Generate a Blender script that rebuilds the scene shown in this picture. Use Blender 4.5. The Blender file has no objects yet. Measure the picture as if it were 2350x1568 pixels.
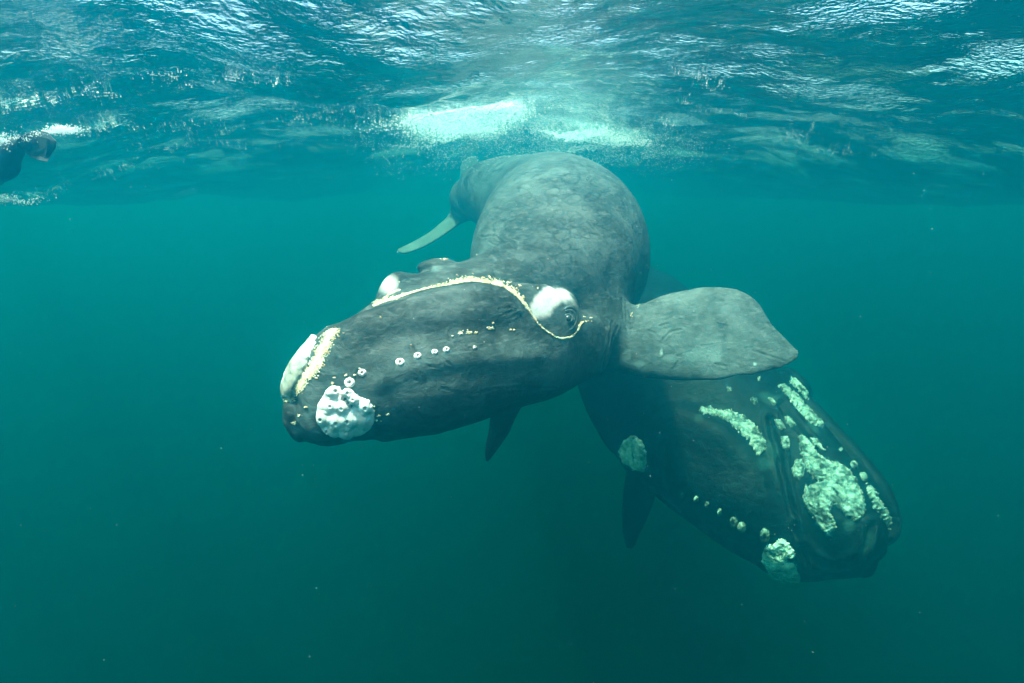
import bpy, math
import numpy as np
from mathutils import Vector
from mathutils.bvhtree import BVHTree

# ------------------------------------------------------------------ camera, sky, sun, exposure
C = bpy.context.scene
FPX = 1400.0                      # focal length in the 2350 px wide measuring frame
W0, H0 = 2350.0, 1568.0
PITCH = math.atan((784 - 480) / FPX)
CAMZ = -0.8
cam = bpy.data.cameras.new('camera')
camo = bpy.data.objects.new('camera', cam)
C.collection.objects.link(camo)
cam.sensor_width = 36
cam.lens = 36 * FPX / W0
cam.clip_start = 0.02
cam.clip_end = 600
camo.location = (0, 0, CAMZ)
camo.rotation_euler = (math.pi / 2 - PITCH, 0, 0)
C.camera = camo

SUN_EL = math.radians(75)
SUN_AZ = math.radians(238)        # clockwise from +Y: left of the camera, a little behind it
world = bpy.data.worlds.new('World')
C.world = world
world.use_nodes = True
wn = world.node_tree
sky = wn.nodes.new('ShaderNodeTexSky')
sky.sky_type = 'NISHITA'
sky.sun_disc = False
sky.dust_density = 4.0
sky.sun_elevation = SUN_EL
sky.sun_rotation = SUN_AZ
wn.links.new(sky.outputs[0], wn.nodes['Background'].inputs[0])
wn.nodes['Background'].inputs[1].default_value = 0.15
sl = bpy.data.lights.new('sun', 'SUN')
sl.energy = 4.2
sl.angle = math.radians(3.0)      # softened by the rippled surface above
sl.color = (1, .87, .80)
sun = bpy.data.objects.new('sun', sl)
C.collection.objects.link(sun)
sd = Vector((math.sin(SUN_AZ) * math.cos(SUN_EL), math.cos(SUN_AZ) * math.cos(SUN_EL), math.sin(SUN_EL)))
sun.rotation_euler = sd.to_track_quat('Z', 'Y').to_euler()

C.view_settings.view_transform = 'Standard'
C.view_settings.look = 'None'
C.view_settings.gamma = 1
C.view_settings.use_curve_mapping = False
C.view_settings.exposure = 2.55
C.cycles.use_denoising = True
C.cycles.max_bounces = 8
C.cycles.volume_bounces = 1
C.cycles.transparent_max_bounces = 12

# ------------------------------------------------------------------ helpers
L2 = lambda nt, a, b: nt.links.new(a, b)


def mat(name):
    m = bpy.data.materials.new(name)
    m.use_nodes = True
    m.node_tree.nodes.clear()
    return m, m.node_tree


def N(nt, t, **k):
    n = nt.nodes.new(t)
    for a, b in k.items():
        if a in n.inputs and not hasattr(type(n), a):
            n.inputs[a].default_value = b
        else:
            setattr(n, a, b)
    return n


def tag(o, label=None, cat=None, group=None, kind=None):
    if label: o['label'] = label
    if cat: o['category'] = cat
    if group: o['group'] = group
    if kind: o['kind'] = kind
    return o


def empty(name, loc, label, cat):
    o = bpy.data.objects.new(name, None)
    C.collection.objects.link(o)
    o.location = loc
    return tag(o, label, cat)


def mesh_obj(name, verts, faces, material, parent=None, smooth=True):
    """verts in world space; quads or triangles as one int array, or a list of mixed faces"""
    verts = np.asarray(verts, dtype=np.float32)
    if parent is not None:
        verts = verts - np.array(parent['base'], dtype=np.float32)
    me = bpy.data.meshes.new(name)
    if isinstance(faces, np.ndarray):
        n = faces.shape[1]
        me.vertices.add(len(verts)); me.vertices.foreach_set('co', verts.ravel())
        me.loops.add(faces.size); me.loops.foreach_set('vertex_index', faces.ravel().astype(np.int32))
        me.polygons.add(len(faces)); me.polygons.foreach_set('loop_start', (np.arange(len(faces)) * n).astype(np.int32))
        me.update(calc_edges=True)
    else:
        me.from_pydata([tuple(map(float, v)) for v in verts], [], [tuple(map(int, f)) for f in faces])
    if smooth: me.shade_smooth()
    mats = material if isinstance(material, (list, tuple)) else [material]
    for m in mats: me.materials.append(m)
    o = bpy.data.objects.new(name, me)
    C.collection.objects.link(o)
    if parent is not None:
        root = parent
        o['base'] = parent['base']
        o.parent = root
    return o


cp, sp = math.cos(PITCH), math.sin(PITCH)
CF = np.array([0, cp, -sp]); CU = np.array([0, sp, cp]); CR = np.array([1., 0, 0])
CAM = np.array([0, 0, CAMZ])


def P(x, y, d):
    """a real place: direction through the measured point, at d metres in front of the lens"""
    return CAM + d * CF + CR * ((x - W0 / 2) / FPX * d) + CU * ((H0 / 2 - y) / FPX * d)


def c1(x, y): return ((650 + .36989 * x) / 1.08936, (600 + .36989 * y) / 1.08936)
def c2(x, y): return ((950 + .31915 * x) / 1.08936, (350 + .31915 * y) / 1.08936)
def c3(x, y): return ((1400 + .39543 * x) / 1.08936, (880 + .39543 * y) / 1.08936)
def c4(x, y): return ((1400 + .2766 * x) / 1.08936, (650 + .2766 * y) / 1.08936)


_rng = np.random.default_rng(11)
_LAT = _rng.random((64, 64, 64)).astype(np.float32) * 2 - 1


def vnoise(p, scale, octaves=3, gain=.5, seed=0):
    p = np.asarray(p, dtype=np.float32)
    out = np.zeros(len(p), np.float32); a = 1.0; tot = 0
    for o in range(octaves):
        q = p * (scale * 2 ** o) + seed * 7.31 + o * 13.7
        i = np.floor(q).astype(np.int32); f = q - i; f = f * f * (3 - 2 * f)
        i &= 63; j = (i + 1) & 63
        x0, y0, z0 = i.T; x1, y1, z1 = j.T; fx, fy, fz = f.T
        c00 = _LAT[x0, y0, z0] * (1 - fx) + _LAT[x1, y0, z0] * fx
        c10 = _LAT[x0, y1, z0] * (1 - fx) + _LAT[x1, y1, z0] * fx
        c01 = _LAT[x0, y0, z1] * (1 - fx) + _LAT[x1, y0, z1] * fx
        c11 = _LAT[x0, y1, z1] * (1 - fx) + _LAT[x1, y1, z1] * fx
        out += a * ((c00 * (1 - fy) + c10 * fy) * (1 - fz) + (c01 * (1 - fy) + c11 * fy) * fz)
        tot += a; a *= gain
    return out / tot


# --- implicit body modelling -------------------------------------------------
class Sweep:
    """a limb or trunk: oval sections carried along a curved spine"""
    def __init__(s, st, n=2.0, tilt=0, up='perp', cap=.6, dense=90, flip=1):
        st = np.array(st, dtype=float)
        # Catmull-Rom over the stations
        k = len(st); T = np.linspace(0, k - 1, dense)
        i1 = np.clip(np.floor(T).astype(int), 0, k - 2); t = (T - i1)[:, None]
        p0 = st[np.clip(i1 - 1, 0, k - 1)]; p1 = st[i1]; p2 = st[i1 + 1]; p3 = st[np.clip(i1 + 2, 0, k - 1)]
        q = .5 * ((2 * p1) + (-p0 + p2) * t + (2 * p0 - 5 * p1 + 4 * p2 - p3) * t ** 2 + (-p0 + 3 * p1 - 3 * p2 + p3) * t ** 3)
        q[:, 3:] = np.maximum(q[:, 3:], .004)
        s.c = np.array([P(*r[:3]) for r in q])
        g = np.gradient(s.c, axis=0); s.t = g / np.linalg.norm(g, axis=1)[:, None]
        scr = np.gradient(q[:, :2], axis=0)
        if up == 'perp':
            scr = scr / np.linalg.norm(scr, axis=1)[:, None]
            hint = flip * (CR[None] * (-scr[:, 1])[:, None] * -1 + CU[None] * (scr[:, 0])[:, None])
        else:
            hint = np.repeat(np.array(up, float)[None], dense, 0)
        tl = math.radians(tilt)
        hint = hint * math.cos(tl) + CF[None] * math.sin(tl)
        v = hint - s.t * (hint * s.t).sum(1)[:, None]
        s.v = v / np.linalg.norm(v, axis=1)[:, None]
        s.w = np.cross(s.t, s.v)
        m = q[:, 2] / FPX / math.cos(tl)
        s.bu = q[:, 3] * m; s.bd = q[:, 4] * m
        s.aw = np.where(q[:, 5] < .005, (s.bu + s.bd) / 2, q[:, 5])
        s.n = n; s.cap = cap
        s.ds = np.linalg.norm(np.diff(s.c, axis=0), axis=1).mean()

        rmax = np.maximum(np.maximum(s.bu, s.bd), s.aw)[:, None] * 1.15
        s.lo = (s.c - rmax).min(0); s.hi = (s.c + rmax).max(0)

    def __call__(s, p):
        far = np.sqrt((np.maximum(np.maximum(s.lo - p, p - s.hi), 0) ** 2).sum(1))
        res = (far + .02).astype(np.float32); m = far < .26
        if m.any(): res[m] = s.near(p[m])
        return res

    def near(s, p):
        out = np.empty(len(p), np.float32)
        C2 = (s.c ** 2).sum(1)
        for a in range(0, len(p), 120000):
            x = p[a:a + 120000]
            i = np.argmin(C2[None] - 2 * x @ s.c.T, axis=1)
            e = x - s.c[i]
            l = (e * s.t[i]).sum(1)
            j = np.clip(i + np.sign(l).astype(int), 0, len(s.c) - 1)
            seg = np.maximum(np.linalg.norm(s.c[j] - s.c[i], axis=1), 1e-6)
            f = np.clip(np.abs(l) / seg, 0, 1) * (i != j)
            mixv = lambda A: A[i] * (1 - f)[:, None] + A[j] * f[:, None]
            mixs = lambda A: A[i] * (1 - f) + A[j] * f
            c = mixv(s.c); v = mixv(s.v); w = mixv(s.w); t = mixv(s.t)
            e = x - c
            dv = (e * v).sum(1); dw = (e * w).sum(1); dt = (e * t).sum(1)
            b = np.where(dv > 0, mixs(s.bu), mixs(s.bd)); aw = mixs(s.aw)
            cc = np.minimum(b, aw) * s.cap + 1e-4
            dt = np.where((i == 0) | (i == len(s.c) - 1), dt, 0)
            X = np.abs(dv) / b; Y = np.abs(dw) / aw; Z = np.abs(dt) / cc
            n = s.n
            r = (X ** n + Y ** n + Z ** n) ** (1 / n) + 1e-5
            g = np.sqrt((X ** (n - 1) / b) ** 2 + (Y ** (n - 1) / aw) ** 2 + (Z ** (n - 1) / cc) ** 2) * r ** (1 - n) + 1e-5
            out[a:a + 120000] = (r - 1) / np.maximum(g, .3 / np.maximum(b, aw))
        return out


class Ell:
    """an oval lump: centre, half axes in measured px along/across a screen direction, and depth in metres"""
    def __init__(s, x, y, d, rl, rp, w, ang=0):
        a = math.radians(ang); s.c = P(x, y, d)
        s.A = np.array([CR * math.cos(a) + CU * math.sin(a), -CR * math.sin(a) + CU * math.cos(a), CF])
        s.r = np.array([rl * d / FPX, rp * d / FPX, w])

    def __call__(s, p):
        q = (p - s.c) @ s.A.T / s.r
        r = np.sqrt((q ** 2).sum(1)) + 1e-5
        g = np.sqrt(((q / s.r) ** 2).sum(1)) + 1e-5
        return (r * (r - 1) / g).astype(np.float32)


def smin(a, b, k):
    h = np.maximum(k - np.abs(a - b), 0) / k
    return np.minimum(a, b) - h * h * k * .25


def smax(a, b, k): return -smin(-a, -b, k)


def surface(fn, lo, hi, h):
    """the zero level of fn as a quad mesh (surface nets), then pulled exactly onto it"""
    lo = np.array(lo, float); hi = np.array(hi, float)
    nc = np.ceil((hi - lo) / (4 * h)).astype(int); n = nc * 4
    gx = [lo[k] + (np.arange(nc[k]) + .5) * 4 * h - .5 * h for k in range(3)]
    G = np.stack(np.meshgrid(*gx, indexing='ij'), -1).reshape(-1, 3)
    Dc = fn(G).reshape(nc)
    D = np.repeat(np.repeat(np.repeat(Dc, 4, 0), 4, 1), 4, 2)
    near = np.abs(Dc) < 4 * h * 1.5 + .03
    near = np.repeat(np.repeat(np.repeat(near, 4, 0), 4, 1), 4, 2)
    ii = np.argwhere(near)
    D[near] = fn(lo + ii * h)
    D[0] = D[-1] = 1; D[:, 0] = D[:, -1] = 1; D[:, :, 0] = D[:, :, -1] = 1
    S = D < 0
    c = [S[a:a + n[0] - 1 or None, b:b + n[1] - 1 or None, d:d + n[2] - 1 or None][:n[0]-1, :n[1]-1, :n[2]-1] for a in (0, 1) for b in (0, 1) for d in (0, 1)]
    cnt = sum(x.astype(np.int8) for x in c)
    cell = np.argwhere((cnt > 0) & (cnt < 8))
    vid = -np.ones(np.array(n) - 1, np.int64); vid[tuple(cell.T)] = np.arange(len(cell))
    acc = np.zeros((len(cell), 3)); num = np.zeros(len(cell))
    for ax in range(3):
        o = [k for k in range(3) if k != ax]
        for u in (0, 1):
            for v in (0, 1):
                a = cell.copy(); a[:, o[0]] += u; a[:, o[1]] += v
                b = a.copy(); b[:, ax] += 1
                da = D[tuple(a.T)]; db = D[tuple(b.T)]
                m = (da < 0) != (db < 0)
                t = np.where(m, da / np.where(m, da - db, 1), 0)
                p = a.astype(float); p[:, ax] += t
                acc[m] += p[m]; num[m] += 1
    V = lo + acc / num[:, None] * h
    Q = []
    for ax in range(3):
        o = [(ax + 1) % 3, (ax + 2) % 3]
        sl0 = [slice(1, -1)] * 3; sl1 = [slice(1, -1)] * 3
        sl0[ax] = slice(0, n[ax] - 1); sl1[ax] = slice(1, n[ax])
        d0 = S[tuple(sl0)]; d1 = S[tuple(sl1)]
        e = np.argwhere(d0 != d1); ins = d0[tuple(e.T)]
        for k in o: e[:, k] += 1
        q = []
        for du, dv in ((-1, -1), (0, -1), (0, 0), (-1, 0)):
            a = e.copy(); a[:, o[0]] += du; a[:, o[1]] += dv
            q.append(vid[tuple(a.T)])
        q = np.stack(q, 1); q[~ins] = q[~ins][:, ::-1]
        Q.append(q[(q >= 0).all(1)])
    Q = np.concatenate(Q)
    e = h * .4
    for it in range(3):
        d = fn(V); g = np.stack([(fn(V + np.eye(3)[k] * e) - d) / e for k in range(3)], 1)
        gl = (g ** 2).sum(1) + .05
        step = -(d / gl)[:, None] * g
        V = V + np.clip(step, -h, h)
    # drop small loose islands: keep the largest connected shell
    lab = np.arange(len(V))
    for it in range(400):
        m = np.minimum.reduce([lab[Q[:, k]] for k in range(4)])
        new = lab.copy()
        for k in range(4): np.minimum.at(new, Q[:, k], m)
        new = new[new]
        if (new == lab).all(): break
        lab = new
    u, cn = np.unique(lab, return_counts=True); main = u[np.argmax(cn)]
    keep = lab == main; remap = np.cumsum(keep) - 1
    return V[keep], remap[Q[keep[Q[:, 0]]]]


def subdivide(V, Q):
    """one round of Catmull-Clark smoothing"""
    n = len(V); nf = len(Q)
    E = np.stack([Q, np.roll(Q, -1, 1)], -1).reshape(-1, 2); E.sort(1)
    key = E[:, 0].astype(np.int64) * n + E[:, 1]
    u, inv = np.unique(key, return_inverse=True); ne = len(u)
    e0 = u // n; e1 = u % n
    Fp = V[Q].mean(1); fi = np.repeat(np.arange(nf), 4)
    cnt = np.bincount(inv, minlength=ne)
    fs_ = np.stack([np.bincount(inv, Fp[fi, a], ne) for a in range(3)], 1)
    Ep = (V[e0] + V[e1] + fs_) / (2 + cnt)[:, None]
    val = np.bincount(Q.ravel(), minlength=n).astype(float)
    Fa = np.stack([np.bincount(Q.ravel(), Fp[fi, a], n) for a in range(3)], 1) / val[:, None]
    mid = (V[e0] + V[e1]) / 2; ev = np.concatenate([e0, e1]); mm = np.concatenate([mid, mid])
    ec = np.bincount(ev, minlength=n)
    Ra = np.stack([np.bincount(ev, mm[:, a], n) for a in range(3)], 1) / ec[:, None]
    v = val[:, None]
    Vp = (Fa + 2 * Ra + (v - 3) * V) / v
    ie = inv.reshape(nf, 4) + n; ic = np.arange(nf) + n + ne
    q = np.stack([np.stack([Q[:, k], ie[:, k], ic, ie[:, (k - 1) % 4]], 1) for k in range(4)], 1).reshape(-1, 4)
    return np.concatenate([Vp, Ep, Fp]), q


def normals(V, Q):
    n = np.cross(V[Q[:, 2]] - V[Q[:, 0]], V[Q[:, 3]] - V[Q[:, 1]])
    o = np.zeros_like(V)
    for k in range(4):
        for a in range(3): o[:, a] += np.bincount(Q[:, k], n[:, a], len(V))
    return o / (np.linalg.norm(o, axis=1)[:, None] + 1e-12)


def project(V):
    e = V - CAM; d = e @ CF
    return W0 / 2 + (e @ CR) / d * FPX, H0 / 2 - (e @ CU) / d * FPX, d


def poly_sd(px, py, poly):
    """signed distance to a polygon, positive inside"""
    poly = np.array(poly, float); a = poly; b = np.roll(poly, -1, 0)
    d = np.full(px.shape, 1e9); ins = np.zeros(px.shape, bool)
    for (x0, y0), (x1, y1) in zip(a, b):
        ex, ey = x1 - x0, y1 - y0
        t = np.clip(((px - x0) * ex + (py - y0) * ey) / (ex * ex + ey * ey + 1e-9), 0, 1)
        d = np.minimum(d, np.hypot(px - x0 - t * ex, py - y0 - t * ey))
        c = ((y0 > py) != (y1 > py)) & (px < (x1 - x0) * (py - y0) / (y1 - y0 + 1e-12) + x0)
        ins ^= c
    return np.where(ins, d, -d)


def line_d(px, py, line):
    d = np.full(px.shape, 1e9)
    for (x0, y0), (x1, y1) in zip(line[:-1], line[1:]):
        ex, ey = x1 - x0, y1 - y0
        t = np.clip(((px - x0) * ex + (py - y0) * ey) / (ex * ex + ey * ey + 1e-9), 0, 1)
        d = np.minimum(d, np.hypot(px - x0 - t * ex, py - y0 - t * ey))
    return d


class Skin:
    """finds the point of a whale's skin that a measured point falls on"""
    def __init__(s, V, Q):
        s.nv = normals(V, Q); s.Q = Q
        s.t = BVHTree.FromPolygons([tuple(v) for v in V.tolist()], Q.tolist())

    def hit(s, x, y):
        d = P(x, y, 1) - CAM
        loc, nor, i, dist = s.t.ray_cast(Vector(CAM), Vector(d / np.linalg.norm(d)))
        if loc is None: return None, None
        n = s.nv[s.Q[i]].mean(0)
        return np.array(loc), n / np.linalg.norm(n)


def patch(name, skin, poly, height, material, parent, step=2.6, edge=5., rough=0., pits=None, lumps=None, seed=0, wob=1.5, frq=.12):
    """a raised callus that follows the skin beneath it; its rim dives under the skin"""
    poly = np.array(poly, float)
    x0, y0 = poly.min(0) - 6; x1, y1 = poly.max(0) + 6
    xs = np.arange(x0, x1, step); ys = np.arange(y0, y1, step)
    X, Y = np.meshgrid(xs, ys, indexing='ij')
    fl = np.stack([X.ravel(), Y.ravel(), X.ravel() * 0], 1)
    wobx = vnoise(fl, frq, 3, .6, seed) * wob * 2.2
    sd = (poly_sd(X.ravel(), Y.ravel(), poly) + wobx)
    H = np.full(X.size, np.nan); V = np.zeros((X.size, 3))
    act = np.nonzero(sd > -step * 1.6)[0]; NN = []; NI = {}
    for k in act:
        p, n = skin.hit(X.flat[k], Y.flat[k])
        if p is None: continue
        t = min(max(sd[k] / edge, -1), 1)
        h = height * (math.sin(t * math.pi / 2) ** .7 if t > 0 else t * .8)
        V[k] = p; H[k] = h; NI[k] = len(NN); NN.append(n)
        V[k] += n * h
        if t > 0 and (lumps or pits):
            a = 0
            if lumps:
                for (lx, ly, lr, lh) in lumps:
                    q = math.hypot(X.flat[k] - lx, Y.flat[k] - ly) / lr
                    if q < 1: a += lh * (1 - q * q)
            if pits:
                for (lx, ly, lr, lh) in pits:
                    q = math.hypot(X.flat[k] - lx, Y.flat[k] - ly) / lr
                    if q < 1: a -= lh * (1 - q * q)
            V[k] += n * a
    if rough:
        g = np.nonzero(~np.isnan(H) & (H > 0))[0]
        if len(g):
            nn = np.array(NN)[[NI[i] for i in g]]
            V[g] += nn * (rough * np.clip(sd[g] / edge, 0, 1) * rn(V[g], seed))[:, None]
    idx = np.arange(X.size).reshape(X.shape)
    q = np.stack([idx[:-1, :-1], idx[:-1, 1:], idx[1:, 1:], idx[1:, :-1]], -1).reshape(-1, 4)
    ok = ~np.isnan(H[q]).any(1)
    q = q[ok]
    d = (V - CAM) @ CF; dd = d[q]; q = q[(dd.max(1) - dd.min(1)) < .12]
    if len(q) == 0: print('EMPTY PATCH', name, poly.mean(0)); return None
    lab = np.arange(X.size)
    for _ in range(300):
        m = lab[q].min(1); new = lab.copy()
        for k in range(4): np.minimum.at(new, q[:, k], m)
        new = new[new]
        if (new == lab).all(): break
        lab = new
    ql = lab[q[:, 0]]; uu, cc = np.unique(ql, return_counts=True); q = q[ql == uu[np.argmax(cc)]]
    u = np.unique(q); r = np.zeros(X.size, int); r[u] = np.arange(len(u))
    return mesh_obj(name, V[u], r[q], material, parent)


def rn(p, seed):
    a = vnoise(p, 22, 3, .6, seed)
    b = 1 - np.abs(vnoise(p, 34, 2, .5, seed + 3)) * 2.2
    return a * .7 + b * .6


def disc(x, y, rx, ry, ang=0, n=18):
    a = math.radians(ang)
    return [(x + rx * math.cos(t) * math.cos(a) - ry * math.sin(t) * math.sin(a),
             y + rx * math.cos(t) * math.sin(a) + ry * math.sin(t) * math.cos(a)) for t in np.linspace(0, 2 * math.pi, n, endpoint=False)]


def grains(name, skin, pts, material, parent, size=(.004, .009), seed=1, out=.3, kind='stuff'):
    """a crust of little grains sitting on the skin at the given measured points"""
    rg = np.random.default_rng(seed)
    o6 = np.array([(1, 0, 0), (-1, 0, 0), (0, 1, 0), (0, -1, 0), (0, 0, 1), (0, 0, -1)], float)
    f8 = np.array([(0, 2, 4), (2, 1, 4), (1, 3, 4), (3, 0, 4), (2, 0, 5), (1, 2, 5), (3, 1, 5), (0, 3, 5)])
    VV = []; FF = []; MI = []; b = 0
    for (x, y) in pts:
        p, n = skin.hit(x, y)
        if p is None: continue
        s = rg.uniform(*size); A = np.linalg.qr(rg.normal(size=(3, 3)))[0]
        v = (o6 * rg.uniform(.5, 1.5, (6, 1))) @ A * s + p + n * s * out * rg.uniform(.2, 2.2)
        VV.append(v); FF.append(f8 + b); b += 6
        MI += [int(rg.random() < .42)] * 8
    o = mesh_obj(name, np.concatenate(VV), np.concatenate(FF), material, parent, smooth=False)
    if isinstance(material, (list, tuple)) and len(material) > 1:
        o.data.polygons.foreach_set('material_index', np.array(MI, np.int32))
    if kind: o['kind'] = kind
    return o


def along(line, width, n, seed=0, bias=1.0):
    rg = np.random.default_rng(seed); line = np.array(line, float)
    w = np.interp(np.linspace(0, 1, len(line)), np.linspace(0, 1, len(width)), width)
    sl = np.hypot(*np.diff(line, axis=0).T); cs = np.concatenate([[0], np.cumsum(sl)])
    out = []
    while len(out) < n:
        t = rg.random() * cs[-1]
        k = min(np.searchsorted(cs, t) - 1, len(sl) - 1); k = max(k, 0); f = (t - cs[k]) / sl[k]
        p = line[k] * (1 - f) + line[k + 1] * f; ww = w[k] * (1 - f) + w[k + 1] * f
        clump = .5 + .5 * vnoise(np.array([[t * .09, seed, 0]]), 1, 2)[0] * 1.8
        if rg.random() > clump + .35: continue
        dirn = (line[k + 1] - line[k]) / sl[k]; nn = np.array([dirn[1], -dirn[0]])
        out.append(p + nn * ww * (abs(rg.normal()) * .5 * bias - .1))
    return out


# ------------------------------------------------------------------ materials
def volume_material():
    m, nt = mat('sea_water_volume')
    v = N(nt, 'ShaderNodeVolumePrincipled'); o = N(nt, 'ShaderNodeOutputMaterial')
    ss = (0.0003, 0.083, 0.130); sa = (0.200, 0.042, 0.060); D = 0.45
    col = [x / D for x in ss]; ac = [max(0, 1 - a / (D * (1 - c))) ** 2 for a, c in zip(sa, col)]
    v.inputs['Color'].default_value = (*col, 1)
    v.inputs['Absorption Color'].default_value = (*ac, 1)
    v.inputs['Density'].default_value = D
    v.inputs['Anisotropy'].default_value = .87
    nt.links.new(v.outputs[0], o.inputs['Volume'])
    return m


def surface_material():
    m, nt = mat('sea_surface'); L = nt.links.new
    o = N(nt, 'ShaderNodeOutputMaterial')
    tc = N(nt, 'ShaderNodeTexCoord'); mp = N(nt, 'ShaderNodeMapping')
    mp.inputs['Rotation'].default_value = (0, 0, .5); mp.inputs['Scale'].default_value = (.8, 1.35, 1)
    no = N(nt, 'ShaderNodeTexNoise'); no.inputs['Scale'].default_value = 17; no.inputs['Detail'].default_value = 5; no.inputs['Roughness'].default_value = .55
    bu = N(nt, 'ShaderNodeBump'); bu.inputs['Strength'].default_value = 1; bu.inputs['Distance'].default_value = .0125
    fr = N(nt, 'ShaderNodeFresnel'); fr.inputs[0].default_value = 1.33
    mx = N(nt, 'ShaderNodeMixShader'); tr = N(nt, 'ShaderNodeBsdfTransparent'); gl = N(nt, 'ShaderNodeBsdfGlossy'); gl.inputs['Roughness'].default_value = .03
    # patches of steeper, finer chop that open little windows to the sky
    n2 = N(nt, 'ShaderNodeTexNoise'); n2.inputs['Scale'].default_value = 42; n2.inputs['Detail'].default_value = 2
    n3 = N(nt, 'ShaderNodeTexNoise'); n3.inputs['Scale'].default_value = 1.6; n3.inputs['Detail'].default_value = 4; n3.inputs['Roughness'].default_value = .6
    rm = N(nt, 'ShaderNodeMapRange'); rm.inputs['From Min'].default_value = .42; rm.inputs['From Max'].default_value = .64; rm.inputs['To Max'].default_value = 2.3
    ml = N(nt, 'ShaderNodeMath', operation='MULTIPLY'); sm = N(nt, 'ShaderNodeMath', operation='ADD')
    L(tc.outputs['Object'], mp.inputs[0]); L(mp.outputs[0], no.inputs[0]); L(mp.outputs[0], n2.inputs[0]); L(mp.outputs[0], n3.inputs[0]); L(n3.outputs[0], rm.inputs[0])
    L(rm.outputs[0], ml.inputs[0]); L(n2.outputs[0], ml.inputs[1]); L(no.outputs[0], sm.inputs[0]); L(ml.outputs[0], sm.inputs[1]); L(sm.outputs[0], bu.inputs['Height'])
    L(bu.outputs[0], fr.inputs['Normal']); L(bu.outputs[0], gl.inputs['Normal'])
    L(fr.outputs[0], mx.inputs[0]); L(tr.outputs[0], mx.inputs[1]); L(gl.outputs[0], mx.inputs[2]); L(mx.outputs[0], o.inputs[0])
    return m


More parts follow.
